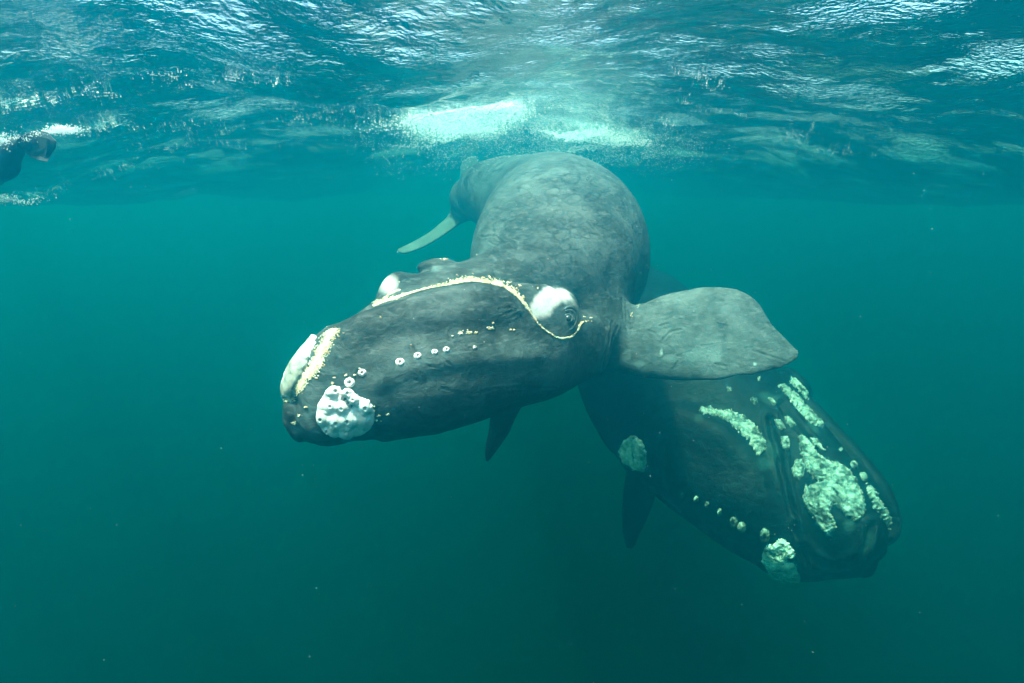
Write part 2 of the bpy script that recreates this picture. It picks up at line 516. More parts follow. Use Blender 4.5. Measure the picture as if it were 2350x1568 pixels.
def skin_material(name, dark, mid, light, rings=1.0, scale=1.0, bump=.006, pale=(.60, .53, .52)):
    m, nt = mat(name); L = nt.links.new
    o = N(nt, 'ShaderNodeOutputMaterial'); p = N(nt, 'ShaderNodeBsdfPrincipled')
    tc = N(nt, 'ShaderNodeTexCoord')
    n1 = N(nt, 'ShaderNodeTexNoise'); n1.inputs['Scale'].default_value = 3.2 * scale; n1.inputs['Detail'].default_value = 8; n1.inputs['Roughness'].default_value = .62; n1.inputs['Distortion'].default_value = .6
    n2 = N(nt, 'ShaderNodeTexNoise'); n2.inputs['Scale'].default_value = 17 * scale; n2.inputs['Detail'].default_value = 6; n2.inputs['Roughness'].default_value = .65; n2.inputs['Distortion'].default_value = 1.6
    L(tc.outputs['Object'], n1.inputs[0]); L(tc.outputs['Object'], n2.inputs[0])
    r1 = N(nt, 'ShaderNodeValToRGB'); e = r1.color_ramp.elements
    e[0].position = .34; e[0].color = (*dark, 1); e[1].position = .68; e[1].color = (*light, 1)
    k = e.new(.5); k.color = (*mid, 1)
    ad = N(nt, 'ShaderNodeMath', operation='MULTIPLY_ADD'); ad.inputs[1].default_value = .48; ad.inputs[2].default_value = -.24
    L(n2.outputs[0], ad.inputs[0])
    sm = N(nt, 'ShaderNodeMath', operation='ADD'); L(n1.outputs[0], sm.inputs[0]); L(ad.outputs[0], sm.inputs[1])
    L(sm.outputs[0], r1.inputs[0])
    # dark rings and worm-like marks of old skin
    vo = N(nt, 'ShaderNodeTexVoronoi'); vo.inputs['Scale'].default_value = 6.5 * scale; vo.feature = 'F1'
    wq = N(nt, 'ShaderNodeTexNoise'); wq.inputs['Scale'].default_value = 6 * scale; wq.inputs['Detail'].default_value = 2
    va = N(nt, 'ShaderNodeMixRGB', blend_type='LINEAR_LIGHT'); va.inputs[0].default_value = .14
    L(tc.outputs['Object'], wq.inputs[0]); L(tc.outputs['Object'], va.inputs[1]); L(wq.outputs['Color'], va.inputs[2]); L(va.outputs[0], vo.inputs[0])
    rr = N(nt, 'ShaderNodeValToRGB'); e = rr.color_ramp.elements
    e[0].position = .33; e[0].color = (0, 0, 0, 1); e[1].position = .50; e[1].color = (0, 0, 0, 1); k = e.new(.41); k.color = (1, 1, 1, 1)
    L(vo.outputs['Distance'], rr.inputs[0])
    at = N(nt, 'ShaderNodeAttribute', attribute_name='rings')
    mm = N(nt, 'ShaderNodeMath', operation='MULTIPLY'); L(rr.outputs[0], mm.inputs[0]); L(at.outputs['Fac'], mm.inputs[1])
    nw = N(nt, 'ShaderNodeTexNoise'); nw.inputs['Scale'].default_value = 4.6 * scale; nw.inputs['Detail'].default_value = 3; nw.inputs['Distortion'].default_value = .9
    ab = N(nt, 'ShaderNodeMath', operation='SUBTRACT'); ab.inputs[1].default_value = .5; a2 = N(nt, 'ShaderNodeMath', operation='ABSOLUTE')
    rw = N(nt, 'ShaderNodeMapRange'); rw.inputs['From Min'].default_value = .004; rw.inputs['From Max'].default_value = .022; rw.inputs['To Min'].default_value = 1; rw.inputs['To Max'].default_value = 0
    L(tc.outputs['Object'], nw.inputs[0]); L(nw.outputs[0], ab.inputs[0]); L(ab.outputs[0], a2.inputs[0]); L(a2.outputs[0], rw.inputs[0])
    mxw = N(nt, 'ShaderNodeMath', operation='MAXIMUM'); mw = N(nt, 'ShaderNodeMath', operation='MULTIPLY'); L(rw.outputs[0], mw.inputs[0]); L(at.outputs['Fac'], mw.inputs[1])
    L(mm.outputs[0], mxw.inputs[0]); L(mw.outputs[0], mxw.inputs[1])
    m2 = N(nt, 'ShaderNodeMath', operation='MULTIPLY'); m2.inputs[1].default_value = 1.0 * rings; L(mxw.outputs[0], m2.inputs[0])
    cm = N(nt, 'ShaderNodeMixRGB'); L(m2.outputs[0], cm.inputs[0]); L(r1.outputs[0], cm.inputs[1]); cm.inputs[2].default_value = (*[x * .2 for x in dark], 1)
    # pale streaks
    mp = N(nt, 'ShaderNodeMapping'); mp.inputs['Scale'].default_value = (7, 2.2, 26); mp.inputs['Rotation'].default_value = (.3, .35, .2)
    n3 = N(nt, 'ShaderNodeTexNoise'); n3.inputs['Scale'].default_value = 2.4 * scale; n3.inputs['Detail'].default_value = 5; n3.inputs['Roughness'].default_value = .7
    L(tc.outputs['Object'], mp.inputs[0]); L(mp.outputs[0], n3.inputs[0])
    r3 = N(nt, 'ShaderNodeMapRange'); r3.inputs['From Min'].default_value = .54; r3.inputs['From Max'].default_value = .72; r3.inputs['To Max'].default_value = .75
    L(n3.outputs[0], r3.inputs[0])
    c3_ = N(nt, 'ShaderNodeMixRGB'); L(r3.outputs[0], c3_.inputs[0]); L(cm.outputs[0], c3_.inputs[1]); c3_.inputs[2].default_value = (*[min(1, x * 1.7) for x in light], 1)
    # white pigment, tan pigment, slate pigment (carried by the mesh; tone also paints sunlight on the flukes)
    tn = N(nt, 'ShaderNodeAttribute', attribute_name='tone')
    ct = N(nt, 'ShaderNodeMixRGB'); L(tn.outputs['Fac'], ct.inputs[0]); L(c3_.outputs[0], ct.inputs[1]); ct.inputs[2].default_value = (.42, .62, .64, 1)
    c3_ = ct
    pg = N(nt, 'ShaderNodeAttribute', attribute_name='white')
    c4_ = N(nt, 'ShaderNodeMixRGB'); L(pg.outputs['Fac'], c4_.inputs[0]); L(c3_.outputs[0], c4_.inputs[1]); c4_.inputs[2].default_value = (*pale, 1)
    dk = N(nt, 'ShaderNodeAttribute', attribute_name='dark')
    c5_ = N(nt, 'ShaderNodeMixRGB'); L(dk.outputs['Fac'], c5_.inputs[0]); L(c4_.outputs[0], c5_.inputs[1]); c5_.inputs[2].default_value = (*[x * .35 for x in dark], 1)
    L(c5_.outputs[0], p.inputs['Base Color'])
    p.inputs['Roughness'].default_value = .45; p.inputs['Specular IOR Level'].default_value = .06
    b1 = N(nt, 'ShaderNodeBump'); b1.inputs['Strength'].default_value = .9; b1.inputs['Distance'].default_value = bump
    b2 = N(nt, 'ShaderNodeBump'); b2.inputs['Strength'].default_value = .4; b2.inputs['Distance'].default_value = bump * .8
    # fine wrinkles
    wv = N(nt, 'ShaderNodeTexNoise'); wv.inputs['Scale'].default_value = 3.2 * scale; wv.inputs['Detail'].default_value = 4; wv.inputs['Roughness'].default_value = .75; wv.inputs['Distortion'].default_value = .8
    mp2 = N(nt, 'ShaderNodeMapping'); mp2.inputs['Scale'].default_value = (4, 3, 14); mp2.inputs['Rotation'].default_value = (.2, -.25, 0)
    L(tc.outputs['Object'], mp2.inputs[0]); L(mp2.outputs[0], wv.inputs[0])
    L(n2.outputs[0], b1.inputs['Height']); L(wv.outputs[0], b2.inputs['Height']); L(b1.outputs[0], b2.inputs['Normal']); L(b2.outputs[0], p.inputs['Normal'])
    L(p.outputs[0], o.inputs[0])
    return m


def callus_material(name, c_lo, c_hi, scale=60, bump=.006, dark=.0, pitted=0, lo=.36):
    m, nt = mat(name); L = nt.links.new
    o = N(nt, 'ShaderNodeOutputMaterial'); p = N(nt, 'ShaderNodeBsdfPrincipled'); tc = N(nt, 'ShaderNodeTexCoord')
    n1 = N(nt, 'ShaderNodeTexNoise'); n1.inputs['Scale'].default_value = scale * .35; n1.inputs['Detail'].default_value = 6; n1.inputs['Roughness'].default_value = .65
    vo = N(nt, 'ShaderNodeTexVoronoi'); vo.inputs['Scale'].default_value = scale
    L(tc.outputs['Object'], n1.inputs[0]); L(tc.outputs['Object'], vo.inputs[0])
    r = N(nt, 'ShaderNodeValToRGB'); e = r.color_ramp.elements
    e[0].position = lo; e[0].color = (*c_lo, 1); e[1].position = lo + .2; e[1].color = (*c_hi, 1)
    if dark:
        k = e.new(lo - .06); k.color = (dark, dark * 1.1, dark, 1)
    ad = N(nt, 'ShaderNodeMath', operation='MULTIPLY_ADD'); ad.inputs[1].default_value = -.25; ad.inputs[2].default_value = .1
    sm = N(nt, 'ShaderNodeMath', operation='ADD'); L(vo.outputs['Distance'], ad.inputs[0]); L(ad.outputs[0], sm.inputs[0]); L(n1.outputs[0], sm.inputs[1])
    L(sm.outputs[0], r.inputs[0])
    if pitted:
        v2 = N(nt, 'ShaderNodeTexVoronoi'); v2.inputs['Scale'].default_value = pitted; L(tc.outputs['Object'], v2.inputs[0])
        r2 = N(nt, 'ShaderNodeValToRGB'); e = r2.color_ramp.elements
        e[0].position = .12; e[0].color = (0, 0, 0, 1); e[1].position = .24; e[1].color = (1, 1, 1, 1); k = e.new(.36); k.color = (.12, .12, .12, 1); k = e.new(.46); k.color = (1, 1, 1, 1)
        L(v2.outputs['Distance'], r2.inputs[0])
        mc = N(nt, 'ShaderNodeMixRGB'); L(r2.outputs[0], mc.inputs[0]); mc.inputs[1].default_value = (*[c * .6 for c in c_lo], 1); L(r.outputs[0], mc.inputs[2])
        L(mc.outputs[0], p.inputs['Base Color'])
    else:
        L(r.outputs[0], p.inputs['Base Color'])
    b = N(nt, 'ShaderNodeBump'); b.inputs['Distance'].default_value = bump; b.inputs['Strength'].default_value = 1
    L(sm.outputs[0], b.inputs['Height']); L(b.outputs[0], p.inputs['Normal'])
    p.inputs['Roughness'].default_value = .8; p.inputs['Specular IOR Level'].default_value = .1
    L(p.outputs[0], o.inputs[0])
    return m


def plain(name, col, rough=.6, var=.25, scale=12, spec=.15):
    m, nt = mat(name); L = nt.links.new
    o = N(nt, 'ShaderNodeOutputMaterial'); p = N(nt, 'ShaderNodeBsdfPrincipled'); tc = N(nt, 'ShaderNodeTexCoord')
    n = N(nt, 'ShaderNodeTexNoise'); n.inputs['Scale'].default_value = scale; n.inputs['Detail'].default_value = 5
    r = N(nt, 'ShaderNodeValToRGB'); e = r.color_ramp.elements
    e[0].position = .3; e[0].color = (*[c * (1 - var) for c in col], 1); e[1].position = .7; e[1].color = (*[min(1, c * (1 + var)) for c in col], 1)
    L(tc.outputs['Object'], n.inputs[0]); L(n.outputs[0], r.inputs[0]); L(r.outputs[0], p.inputs['Base Color'])
    p.inputs['Roughness'].default_value = rough; p.inputs['Specular IOR Level'].default_value = spec
    L(p.outputs[0], o.inputs[0])
    return m


M_SKIN = skin_material('calf_skin', (.014, .017, .017), (.033, .037, .037), (.070, .080, .082))
M_ASKIN = skin_material('adult_skin', (.001, .002, .003), (.0016, .004, .005), (.004, .011, .013), rings=.4, scale=.7, bump=.012, pale=(.10, .26, .24))
M_WHITE = callus_material('smooth_white_callus', (.52, .46, .44), (.76, .66, .64), 40, .002)
M_YELLOW = callus_material('bonnet_callus', (.24, .23, .19), (.64, .58, .50), 11, .004, dark=.10, lo=.43)
M_ROUGH_SHADE_LIFT = callus_material('rough_callus_shade_lift', (.30, .40, .34), (.82, .88, .80), 30, .02, dark=.05, pitted=15)  # rough callus, colour lightened to make up for the calf's shade
M_ROUGH = callus_material('rough_white_callus', (.09, .14, .12), (.31, .37, .33), 30, .02, dark=.02, pitted=19, lo=.40)
M_LICE1 = plain('cream_lice', (.72, .66, .50), .8, .2, 60)
M_LICE2 = plain('orange_lice', (.62, .42, .20), .8, .25, 60)
M_PIT = plain('dark_pit', (.05, .05, .05), .8, .2, 40)
M_EYE = plain('eye_skin', (.040, .046, .046), .35, .3, 60, .3)
M_LID = plain('eye_rim', (.095, .10, .10), .35, .2, 60, .3)
M_EYEBALL = plain('eyeball', (.035, .045, .05), .12, .3, 80, .5)
M_SUIT = plain('neoprene', (.018, .024, .030), .5, .3, 30, .2)
M_FIN = plain('fin_rubber', (.03, .035, .035), .4, .25, 20, .25)
M_FOAM = plain('foam_bubbles', (.72, .86, .90), .5, .05, 20, .2)
M_SNOW = plain('plankton_specks', (.75, .78, .72), .7, .2, 3)
M_BED = plain('seabed_sand', (.28, .25, .19), .9, .3, .4)

# ------------------------------------------------------------------ water body, surface, sea bed
CREST = 0.17
bx = [(-70, -70), (70, -70), (70, 70), (-70, 70)]
haze = mesh_obj('haze', [(x, y, z) for z in (-31, CREST) for x, y in bx],
                [(3, 2, 1, 0), (4, 5, 6, 7), (0, 1, 5, 4), (1, 2, 6, 5), (2, 3, 7, 6), (3, 0, 4, 7)], volume_material(), smooth=False)
tag(haze, kind='stuff')

rg = np.random.default_rng(4)
nr, na = 620, 900
ra = 0.15 * (95 / 0.15) ** (np.arange(nr) / (nr - 1)); aa = np.arange(na) / na * 2 * np.pi
R, A = np.meshgrid(ra, aa, indexing='ij'); X = R * np.sin(A); Y = R * np.cos(A); Z = np.zeros_like(X)
WAVES = []
for i in range(64):
    lam = 0.10 * (5.5 / 0.10) ** rg.random(); th = rg.normal(0.45, .85)
    WAVES.append((lam, th, rg.random() * 6.28))


def chop(X, Y):
    Z = 0; R = np.hypot(X, Y)
    for lam, th, p0 in WAVES:
        k = 2 * np.pi / lam
        amp = 0.0050 * lam ** 0.95 * np.clip((lam / (R * 0.018 + 1e-6)) - 1, 0, 1)
        ph = k * (X * np.sin(th) + Y * np.cos(th)) + p0
        Z = Z + amp * (np.sin(ph) - .25 * np.cos(2 * ph))
    return np.clip(Z, -.19, .19)


Z = chop(X, Y)


def swell(X, Y):
    # the crest of a long swell lies over the whales; its flanks drop to either side
    return -.04 - .66 * (1 - np.exp(-(np.abs(X) / 3.9) ** 3.6)) * np.exp(-((Y - 5) / 16) ** 2)


Z = Z + swell(X, Y)
vs = np.stack([X, Y, Z], -1).reshape(-1, 3)
idx = np.arange(nr * na).reshape(nr, na); j2 = np.roll(idx, -1, 1)
q = np.stack([idx[:-1], j2[:-1], j2[1:], idx[1:]], -1).reshape(-1, 4)
ws = mesh_obj('water_surface', vs, q, surface_material())
tag(ws, kind='structure')
gx = np.linspace(-68, 68, 90); BX, BY = np.meshgrid(gx, gx, indexing='ij')
BZ = -29.6 + .5 * vnoise(np.stack([BX.ravel(), BY.ravel(), BX.ravel() * 0], 1), .08, 3)
ix = np.arange(8100).reshape(90, 90)
sb = mesh_obj('seabed', np.stack([BX.ravel(), BY.ravel(), BZ], 1), np.stack([ix[:-1, :-1], ix[1:, :-1], ix[1:, 1:], ix[:-1, 1:]], -1).reshape(-1, 4), M_BED)
tag(sb, kind='structure')

# ------------------------------------------------------------------ near whale (calf)
calf = empty('right_whale', tuple(P(1275, 610, 4.8)),
             'grey young right whale curling towards the camera, mottled skin, pectoral fin spread to the right', 'whale')
calf['base'] = list(P(1275, 610, 4.8))

trunk = Sweep([(1268, 745, 3.95, 70, 70, 0), (1272, 690, 4.25, 135, 135, 0), (1276, 650, 4.5, 185, 185, 0), (1282, 607, 4.85, 205, 205, 0),
               (1286, 560, 5.35, 192, 192, 0), (1266, 515, 5.9, 161, 161, 0), (1222, 480, 6.5, 122, 122, 0), (1160, 452, 7.1, 90, 90, 0),
               (1110, 447, 7.7, 70, 66, 0), (1080, 455, 8.1, 52, 52, .26), (1060, 472, 8.4, 32, 36, .16), (1050, 484, 8.6, 20, 24, .08)], up=tuple(CU + .2 * CR), dense=110)
jaw = Sweep([(684, 982, 2.86, 34, 34, .12), (702, 972, 2.87, 34, 56, .18), (728, 955, 2.88, 50, 84, .23), (762, 925, 2.90, 100, 114, .28), (812, 888, 2.95, 146, 145, .33),
             (900, 848, 3.05, 172, 164, .38), (1000, 822, 3.17, 178, 166, .40), (1090, 800, 3.32, 172, 157, .41), (1180, 780, 3.52, 142, 150, .38),
             (1250, 775, 3.72, 72, 128, .32), (1315, 765, 3.9, 35, 108, .25)], n=2.7)
hollow = Sweep([(770, 730, 2.95, 30, 30, .20), (850, 700, 3.02, 40, 42, .27), (950, 668, 3.12, 45, 46, .29), (1050, 642, 3.27, 45, 46, .30),
                (1140, 640, 3.45, 42, 40, .28), (1215, 672, 3.65, 32, 32, .22)], n=2.2)
head = Sweep([(1275, 640, 4.5, 150, 150, .60), (1210, 665, 4.1, 120, 120, .50), (1120, 690, 3.78, 122, 105, .42), (1030, 702, 3.55, 106, 90, .30),
              (960, 714, 3.4, 108, 80, .23), (915, 722, 3.3, 88, 60, .19), (868, 748, 3.2, 40, 50, .16), (800, 795, 3.08, 24, 42, .15),
              (750, 822, 3.0, 34, 34, .16), (715, 850, 2.95, 40, 34, .16)], n=2.2)
bonnet_core = Ell(719, 848, 2.87, 90, 42, .19, ang=-121)
far_brow = Ell(904, 664, 3.42, 40, 26, .13, ang=60)
chin_tip = Ell(691, 938, 2.86, 42, 30, .15, ang=-80)
blow = Ell(1000, 612, 3.58, 44, 17, .12, ang=8)
eye_bulge = Ell(1272, 718, 3.62, 60, 59, .15, ang=0)
brow_ridge = Ell(1215, 660, 3.72, 90, 40, .2, ang=-25)
chest = Ell(1345, 765, 4.2, 100, 95, .42)
fin = Sweep([(1370, 778, 4.15, 66, 72, .16), (1430, 778, 4.02, 74, 74, .13), (1490, 778, 3.97, 84, 86, .10), (1560, 768, 3.92, 98, 101, .075), (1640, 762, 3.87, 107, 108, .06),
             (1700, 768, 3.83, 98, 101, .05), (1752, 786, 3.8, 52, 82, .042), (1795, 803, 3.78, 30, 48, .030), (1828, 812, 3.77, 9, 16, .018)], tilt=26, cap=.7)
fin2 = Sweep([(1185, 880, 3.75, 36, 36, .06), (1160, 940, 3.8, 29, 30, .05), (1146, 985, 3.83, 23, 24, .04), (1131, 1022, 3.85, 15, 16, .03), (1117, 1056, 3.87, 6, 6, .015)], tilt=20)
fl1 = Sweep([(1070, 470, 8.4, 30, 34, .08), (1046, 502, 8.4, 20, 22, .05), (1004, 536, 8.3, 15, 16, .035), (962, 561, 8.15, 12, 13, .03), (922, 577, 8.0, 9, 9, .02)], tilt=-55, cap=2)
fl2 = Sweep([(1062, 468, 8.45, 20, 20, .08), (1074, 430, 8.4, 20, 20, .05), (1078, 400, 8.3, 22, 22, .035), (1077, 380, 8.3, 22, 22, .03), (1074, 367, 8.3, 17, 18, .02)], tilt=30, cap=1)


def calf_fn(p):
    d = smin(trunk(p), head(p), .16)
    d = smin(d, chest(p), .25)
    j = smax(jaw(p), -hollow(p), .05)
    d = smin(d, blow(p), .04); d = smin(d, far_brow(p), .09); d = smin(d, brow_ridge(p), .1)
    j = smin(j, chin_tip(p), .05)
    d = smin(d, bonnet_core(p), .04)
    d = smin(d, j, .035)
    d = smin(d, eye_bulge(p), .022)
    d = smin(d, fin(p), .07); d = smin(d, fin2(p), .05)
    t = smin(fl1(p), fl2(p), .06)
    return smin(d, t, .08)


ends = np.array([P(907, 578, 8.6), P(1060, 360, 8.8), P(1840, 800, 3.7), P(650, 1040, 2.7), P(1300, 900, 4), P(1300, 340, 6), P(650, 900, 2.6), P(1110, 1090, 3.9), P(1500, 340, 5), P(1300, 400, 8.9)])
V, Q = surface(calf_fn, ends.min(0) - .15, ends.max(0) + .15, .018)
print('calf', len(V), len(Q))
V, Q = subdivide(V, Q)
nv = normals(V, Q)
px, py, dp = project(V)
facing = ((V - CAM) * nv).sum(1) < .05
# relief of the skin: slight lumps, folds at the neck and fin joint, the long crease along the jaw
rel = .006 * vnoise(V, 5, 3, .5) + .0018 * vnoise(V, 26, 2, .5, 5)


def crease(lines, w, depth):
    global rel
    for ln in lines:
        d = line_d(px, py, ln)
        rel = rel - depth * np.exp(-(d / w) ** 2) * facing * (1 + .5 * vnoise(V, 20, 2, .5, 9)) + depth * .5 * np.exp(-((d - 2.4 * w) / (1.2 * w)) ** 2) * facing


crease([[c1(*a) for a in ((1225, 1000), (1350, 1035), (1430, 1042), (1520, 1025), (1620, 1005), (1750, 998), (1900, 1000), (2000, 1003))]], 1.8, .003)
crease([[c1(*a) for a in s] for s in (((1120, 852), (1180, 860), (1225, 845)), ((1030, 880), (1095, 900)), ((1010, 935), (1065, 945)), ((1240, 815), (1285, 845)),
        ((1390, 800), (1415, 850), (1395, 900)), ((1650, 500), (1740, 470)), ((1690, 530), (1745, 500)), ((1610, 470), (1700, 455)))], 1.8, .004)
crease([[c2(*a) for a in s] for s in (((1630, 640), (1730, 760)), ((800, 760), (900, 750), (960, 800), (1010, 830)), ((850, 800), (940, 840)), ((980, 780), (1040, 800), (1075, 850)),
        ((1000, 830), (1090, 870), (1140, 850)), ((860, 860), (960, 960)), ((1330, 415), (1430, 417)), ((1630, 310), (1760, 370)), ((1630, 310), (1655, 285)))], 1.9, .004)
crease([[c4(*a) for a in s] for s in (((800, 640), (850, 660), (900, 710)), ((930, 720), (1000, 650), (1095, 630)), ((900, 600), (980, 575)), ((905, 860), (925, 800)), ((590, 440), (600, 560), (610, 680)),
        ((470, 560), (440, 760), (400, 900), (380, 1000)), ((520, 600), (480, 700), (450, 820)), ((560, 350), (570, 520), (600, 640)), ((1750, 820), (1900, 870), (2050, 920)), ((1400, 940), (1500, 960)))], 1.9, .004)
d = line_d(px, py, [c1(*a) for a in ((760, 690), (950, 640), (1150, 610), (1400, 600), (1650, 610))]); rel = rel - .022 * np.exp(-(d / 30) ** 2) * facing * (dp < 4)
d = line_d(px, py, [c1(*a) for a in ((820, 960), (950, 880), (1150, 830), (1400, 800), (1650, 790), (1850, 790))]); rel = rel + .016 * np.exp(-(d / 26) ** 2) * facing * (dp < 4)
d = line_d(px, py, [c1(*a) for a in ((560, 640), (700, 520), (900, 440), (1100, 390), (1300, 350), (1500, 345), (1650, 400), (1750, 480))]); rel = rel + .010 * np.exp(-(d / 12) ** 2) * facing * (dp < 4)
cxl, cyl = c1(2080, 530)
V = V + nv * rel[:, None]


def sst(a, b, x):
    t = np.clip((x - a) / (b - a), 0, 1); return t * t * (3 - 2 * t)


wn_ = vnoise(V, 14, 4, .6, 2)
# white patch above the eye, its lower right side grey around the eyeball
e1 = np.hypot((px - 1271) / 57, (py - 712) / 56)
eg = np.hypot((px - 1308) / 58, (py - 748) / 44) + .16 * wn_
grey = poly_sd(px, py, [(1222, 736), (1240, 729), (1258, 722), (1271, 702), (1288, 691), (1308, 692), (1334, 710), (1348, 760), (1280, 795), (1220, 765)])
white = (1 - sst(.84, 1.03, e1 + .14 * wn_)) * sst(9, -9, grey + 9 * wn_) * facing * (.86 + .3 * vnoise(V, 9, 3, .6, 12))
# far brow
e2 = np.hypot((px - 890) / 30, (py - 652) / 27)
white = np.maximum(white, .75 * (1 - sst(.15, 1.1, e2 + .15 * wn_)) * (dp < 4) * (px < 915))
# pale flecks near the lower jaw tip, the fin and its root
kept = white; white = np.zeros(len(V))
def fleck(x, y, rx, ry, amt, ang=0):
    global white
    a = math.radians(ang); u = (px - x) * math.cos(a) + (py - y) * math.sin(a); v = -(px - x) * math.sin(a) + (py - y) * math.cos(a)
    e = np.hypot(u / rx, v / ry) + .55 * wn_
    white = np.maximum(white, amt * (1 - sst(.4, 1.0, e)) * facing)


for a in ((330, 1180, 60, 100, .10), (260, 1250, 60, 80, .10), (1190, 190, 60, 40, .10), (1390, 860, 50, 70, .08), (1460, 1090, 50, 30, .07), (1700, 780, 90, 30, .05)):
    x, y = c1(a[0], a[1]); fleck(x, y, a[2] * .34, a[3] * .34, a[4])
for a in ((720, 940, 120, 40, .20), (1320, 860, 260, 110, .12), (1400, 760, 300, 60, .08), (600, 880, 70, 120, .07), (1000, 900, 110, 50, .12), (1250, 300, 300, 60, .05), (915, 830, 14, 45, .5), (1765, 940, 22, 16, .5), (1400, 1010, 260, 40, .08), (1850, 640, 120, 60, .04), (1740, 560, 150, 90, .04)):
    x, y = c4(a[0], a[1]); fleck(x, y, a[2] * .254, a[3] * .254, a[4])
fluke_lit = np.maximum(sst(.02, 0, fl1(V)), sst(.02, 0, fl2(V))) * (trunk(V) > .02)  # mask for paling the flukes, sunlight put into their colour
flk = white; white = np.clip(kept, 0, 1)
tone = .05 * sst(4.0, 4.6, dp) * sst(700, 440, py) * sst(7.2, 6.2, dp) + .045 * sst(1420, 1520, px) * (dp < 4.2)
jl = line_d(px, py, [c1(*a) for a in ((860, 1000), (1000, 960), (1250, 920), (1600, 880), (1850, 860))])
flk = np.maximum(flk, .05 * np.exp(-(jl / 55) ** 2) * np.clip(.8 + 1.4 * wn_, 0, 2) * (dp < 4) * facing)
tone = np.maximum(np.maximum(tone * (1 + .9 * wn_), flk), .13 * fluke_lit)
# deep grey pigment: patch on the fin, spots, mouth corner
dark = np.zeros(len(V))
def spot(x, y, rx, ry, amt):
    global dark
    e = np.hypot((px - x) / rx, (py - y) / ry) + .5 * wn_
    dark = np.maximum(dark, amt * (1 - sst(.5, 1.0, e)) * facing)


for a in ((800, 760, 190, 160, .38), (1000, 590, 110, 60, .3), (1285, 520, 50, 45, .3), (1470, 340, 30, 60, .22), (1330, 870, 18, 18, .5), (1475, 880, 24, 16, .4), (840, 410, 40, 20, .2), (1640, 330, 50, 60, .2),
          (1215, 290, 20, 12, .3), (1780, 560, 20, 20, .2), (480, 680, 90, 130, .3)):
    x, y = c4(a[0], a[1]); spot(x, y, a[2] * .254, a[3] * .254, a[4])
for a in ((1200, 580, 420, 80, .16), (900, 650, 260, 60, .12), (1750, 1500, 200, 80, .2)):
    x, y = c1(a[0], a[1]); spot(x, y, a[2] * .34, a[3] * .34, a[4])
# old skin marks: faint rings and worm-like lines on the back, short scratches everywhere
rgm = np.random.default_rng(9)
wm = vnoise(V, 11, 3, .6, 17)


def mark(x, y, f, amt, r):
    b = np.nonzero((np.abs(px - x) < r) & (np.abs(py - y) < r) & facing)[0]
    if len(b): dark[b] = np.maximum(dark[b], amt * f(px[b], py[b], wm[b]))


for k in range(95):
    x, y = (rgm.normal(1270, 85), rgm.normal(530, 75)) if k < 75 else (rgm.uniform(1100, 1460), rgm.uniform(400, 720))
    rx = rgm.uniform(6, 20); ry = rx * rgm.uniform(.4, .8); a = rgm.uniform(-.6, .6)
    f = lambda X, Y, w: np.exp(-((np.hypot(((X - x) * math.cos(a) + (Y - y) * math.sin(a)) / rx, (-(X - x) * math.sin(a) + (Y - y) * math.cos(a)) / ry) + .5 * w - 1) / .13) ** 2)
    if (x - 1271) ** 2 + (y - 716) ** 2 > 80 ** 2: mark(x, y, f, rgm.uniform(.3, .75), 34)
for k in range(260):
    x, y = (rgm.uniform(1100, 1470), rgm.uniform(380, 690)) if k < 130 else (rgm.uniform(760, 1300), rgm.uniform(690, 960)) if k < 210 else (rgm.uniform(1420, 1800), rgm.uniform(680, 850))
    a = rgm.normal(.15, .5) if k < 130 else rgm.normal(-.2, .4); ln = rgm.uniform(4, 20); cv = rgm.normal() * .01
    def f(X, Y, w):
        u = (X - x) * math.cos(a) + (Y - y) * math.sin(a); v = -(X - x) * math.sin(a) + (Y - y) * math.cos(a) - cv * u * u
        return np.exp(-(v / 1.1) ** 2) * (np.abs(u) < ln)
    if (x - 1271) ** 2 + (y - 716) ** 2 > 80 ** 2: mark(x, y, f, rgm.uniform(.25, .9), 24)
rings = sst(3.7, 4.4, dp) * np.clip(.55 + 1.2 * vnoise(V, 1.6, 2, .5, 4), 0, 1)
body = mesh_obj('body', V, Q, M_SKIN, calf)
for nm, ar in (('white', white), ('dark', dark), ('rings', rings), ('tone', tone)):
    at = body.data.attributes.new(nm, 'FLOAT', 'POINT'); at.data.foreach_set('value', ar.astype(np.float32))
sk = Skin(V, Q)

# chin callus with its pits
chin_poly = [c1(*a) for a in ((425, 1055), (450, 1010), (490, 988), (540, 992), (556, 1022), (575, 1002), (620, 1012), (645, 1045), (680, 1062), (735, 1078), (762, 1120), (772, 1180), (768, 1235), (735, 1280), (680, 1310), (600, 1332), (500, 1325), (430, 1290), (395, 1235), (380, 1180), (388, 1120))]
lumps = [(*c1(x, y), r * .34, h * 1.7) for x, y, r, h in ((490, 1030, 50, .012), (590, 1030, 38, .014), (635, 1075, 45, .014), (560, 1130, 50, .012), (715, 1120, 55, .014), (480, 1120, 60, .01), (430, 1200, 55, .008), (520, 1220, 60, .01), (600, 1210, 60, .01), (690, 1210, 60, .008), (580, 1290, 50, .008), (480, 1290, 50, .006))]
pits = [(*c1(x, y), r * .30, h) for x, y, r, h in ((520, 1020, 14, .014), (600, 1030, 12, .014), (632, 1070, 12, .014), (483, 1120, 12, .012), (553, 1135, 12, .012), (423, 1205, 13, .012), (518, 1225, 13, .012), (590, 1212, 13, .012), (713, 1122, 14, .014), (578, 1275, 12, .01), (455, 1280, 12, .01), (575, 1075, 26, .02), (620, 1120, 22, .02), (600, 1095, 18, .02), (700, 1265, 12, .01))]
ch = patch('chin_callosity', sk, chin_poly, .016, M_WHITE, calf, step=1.3, edge=5, lumps=lumps, pits=pits, rough=.0012, seed=3)
ch['label'] = 'white lumpy chin callus with dark pits'
pv = []
for (x, y, r, h) in pits: pv.append((x, y, max(r * .34, 1.0)))
sk_hit = sk.hit


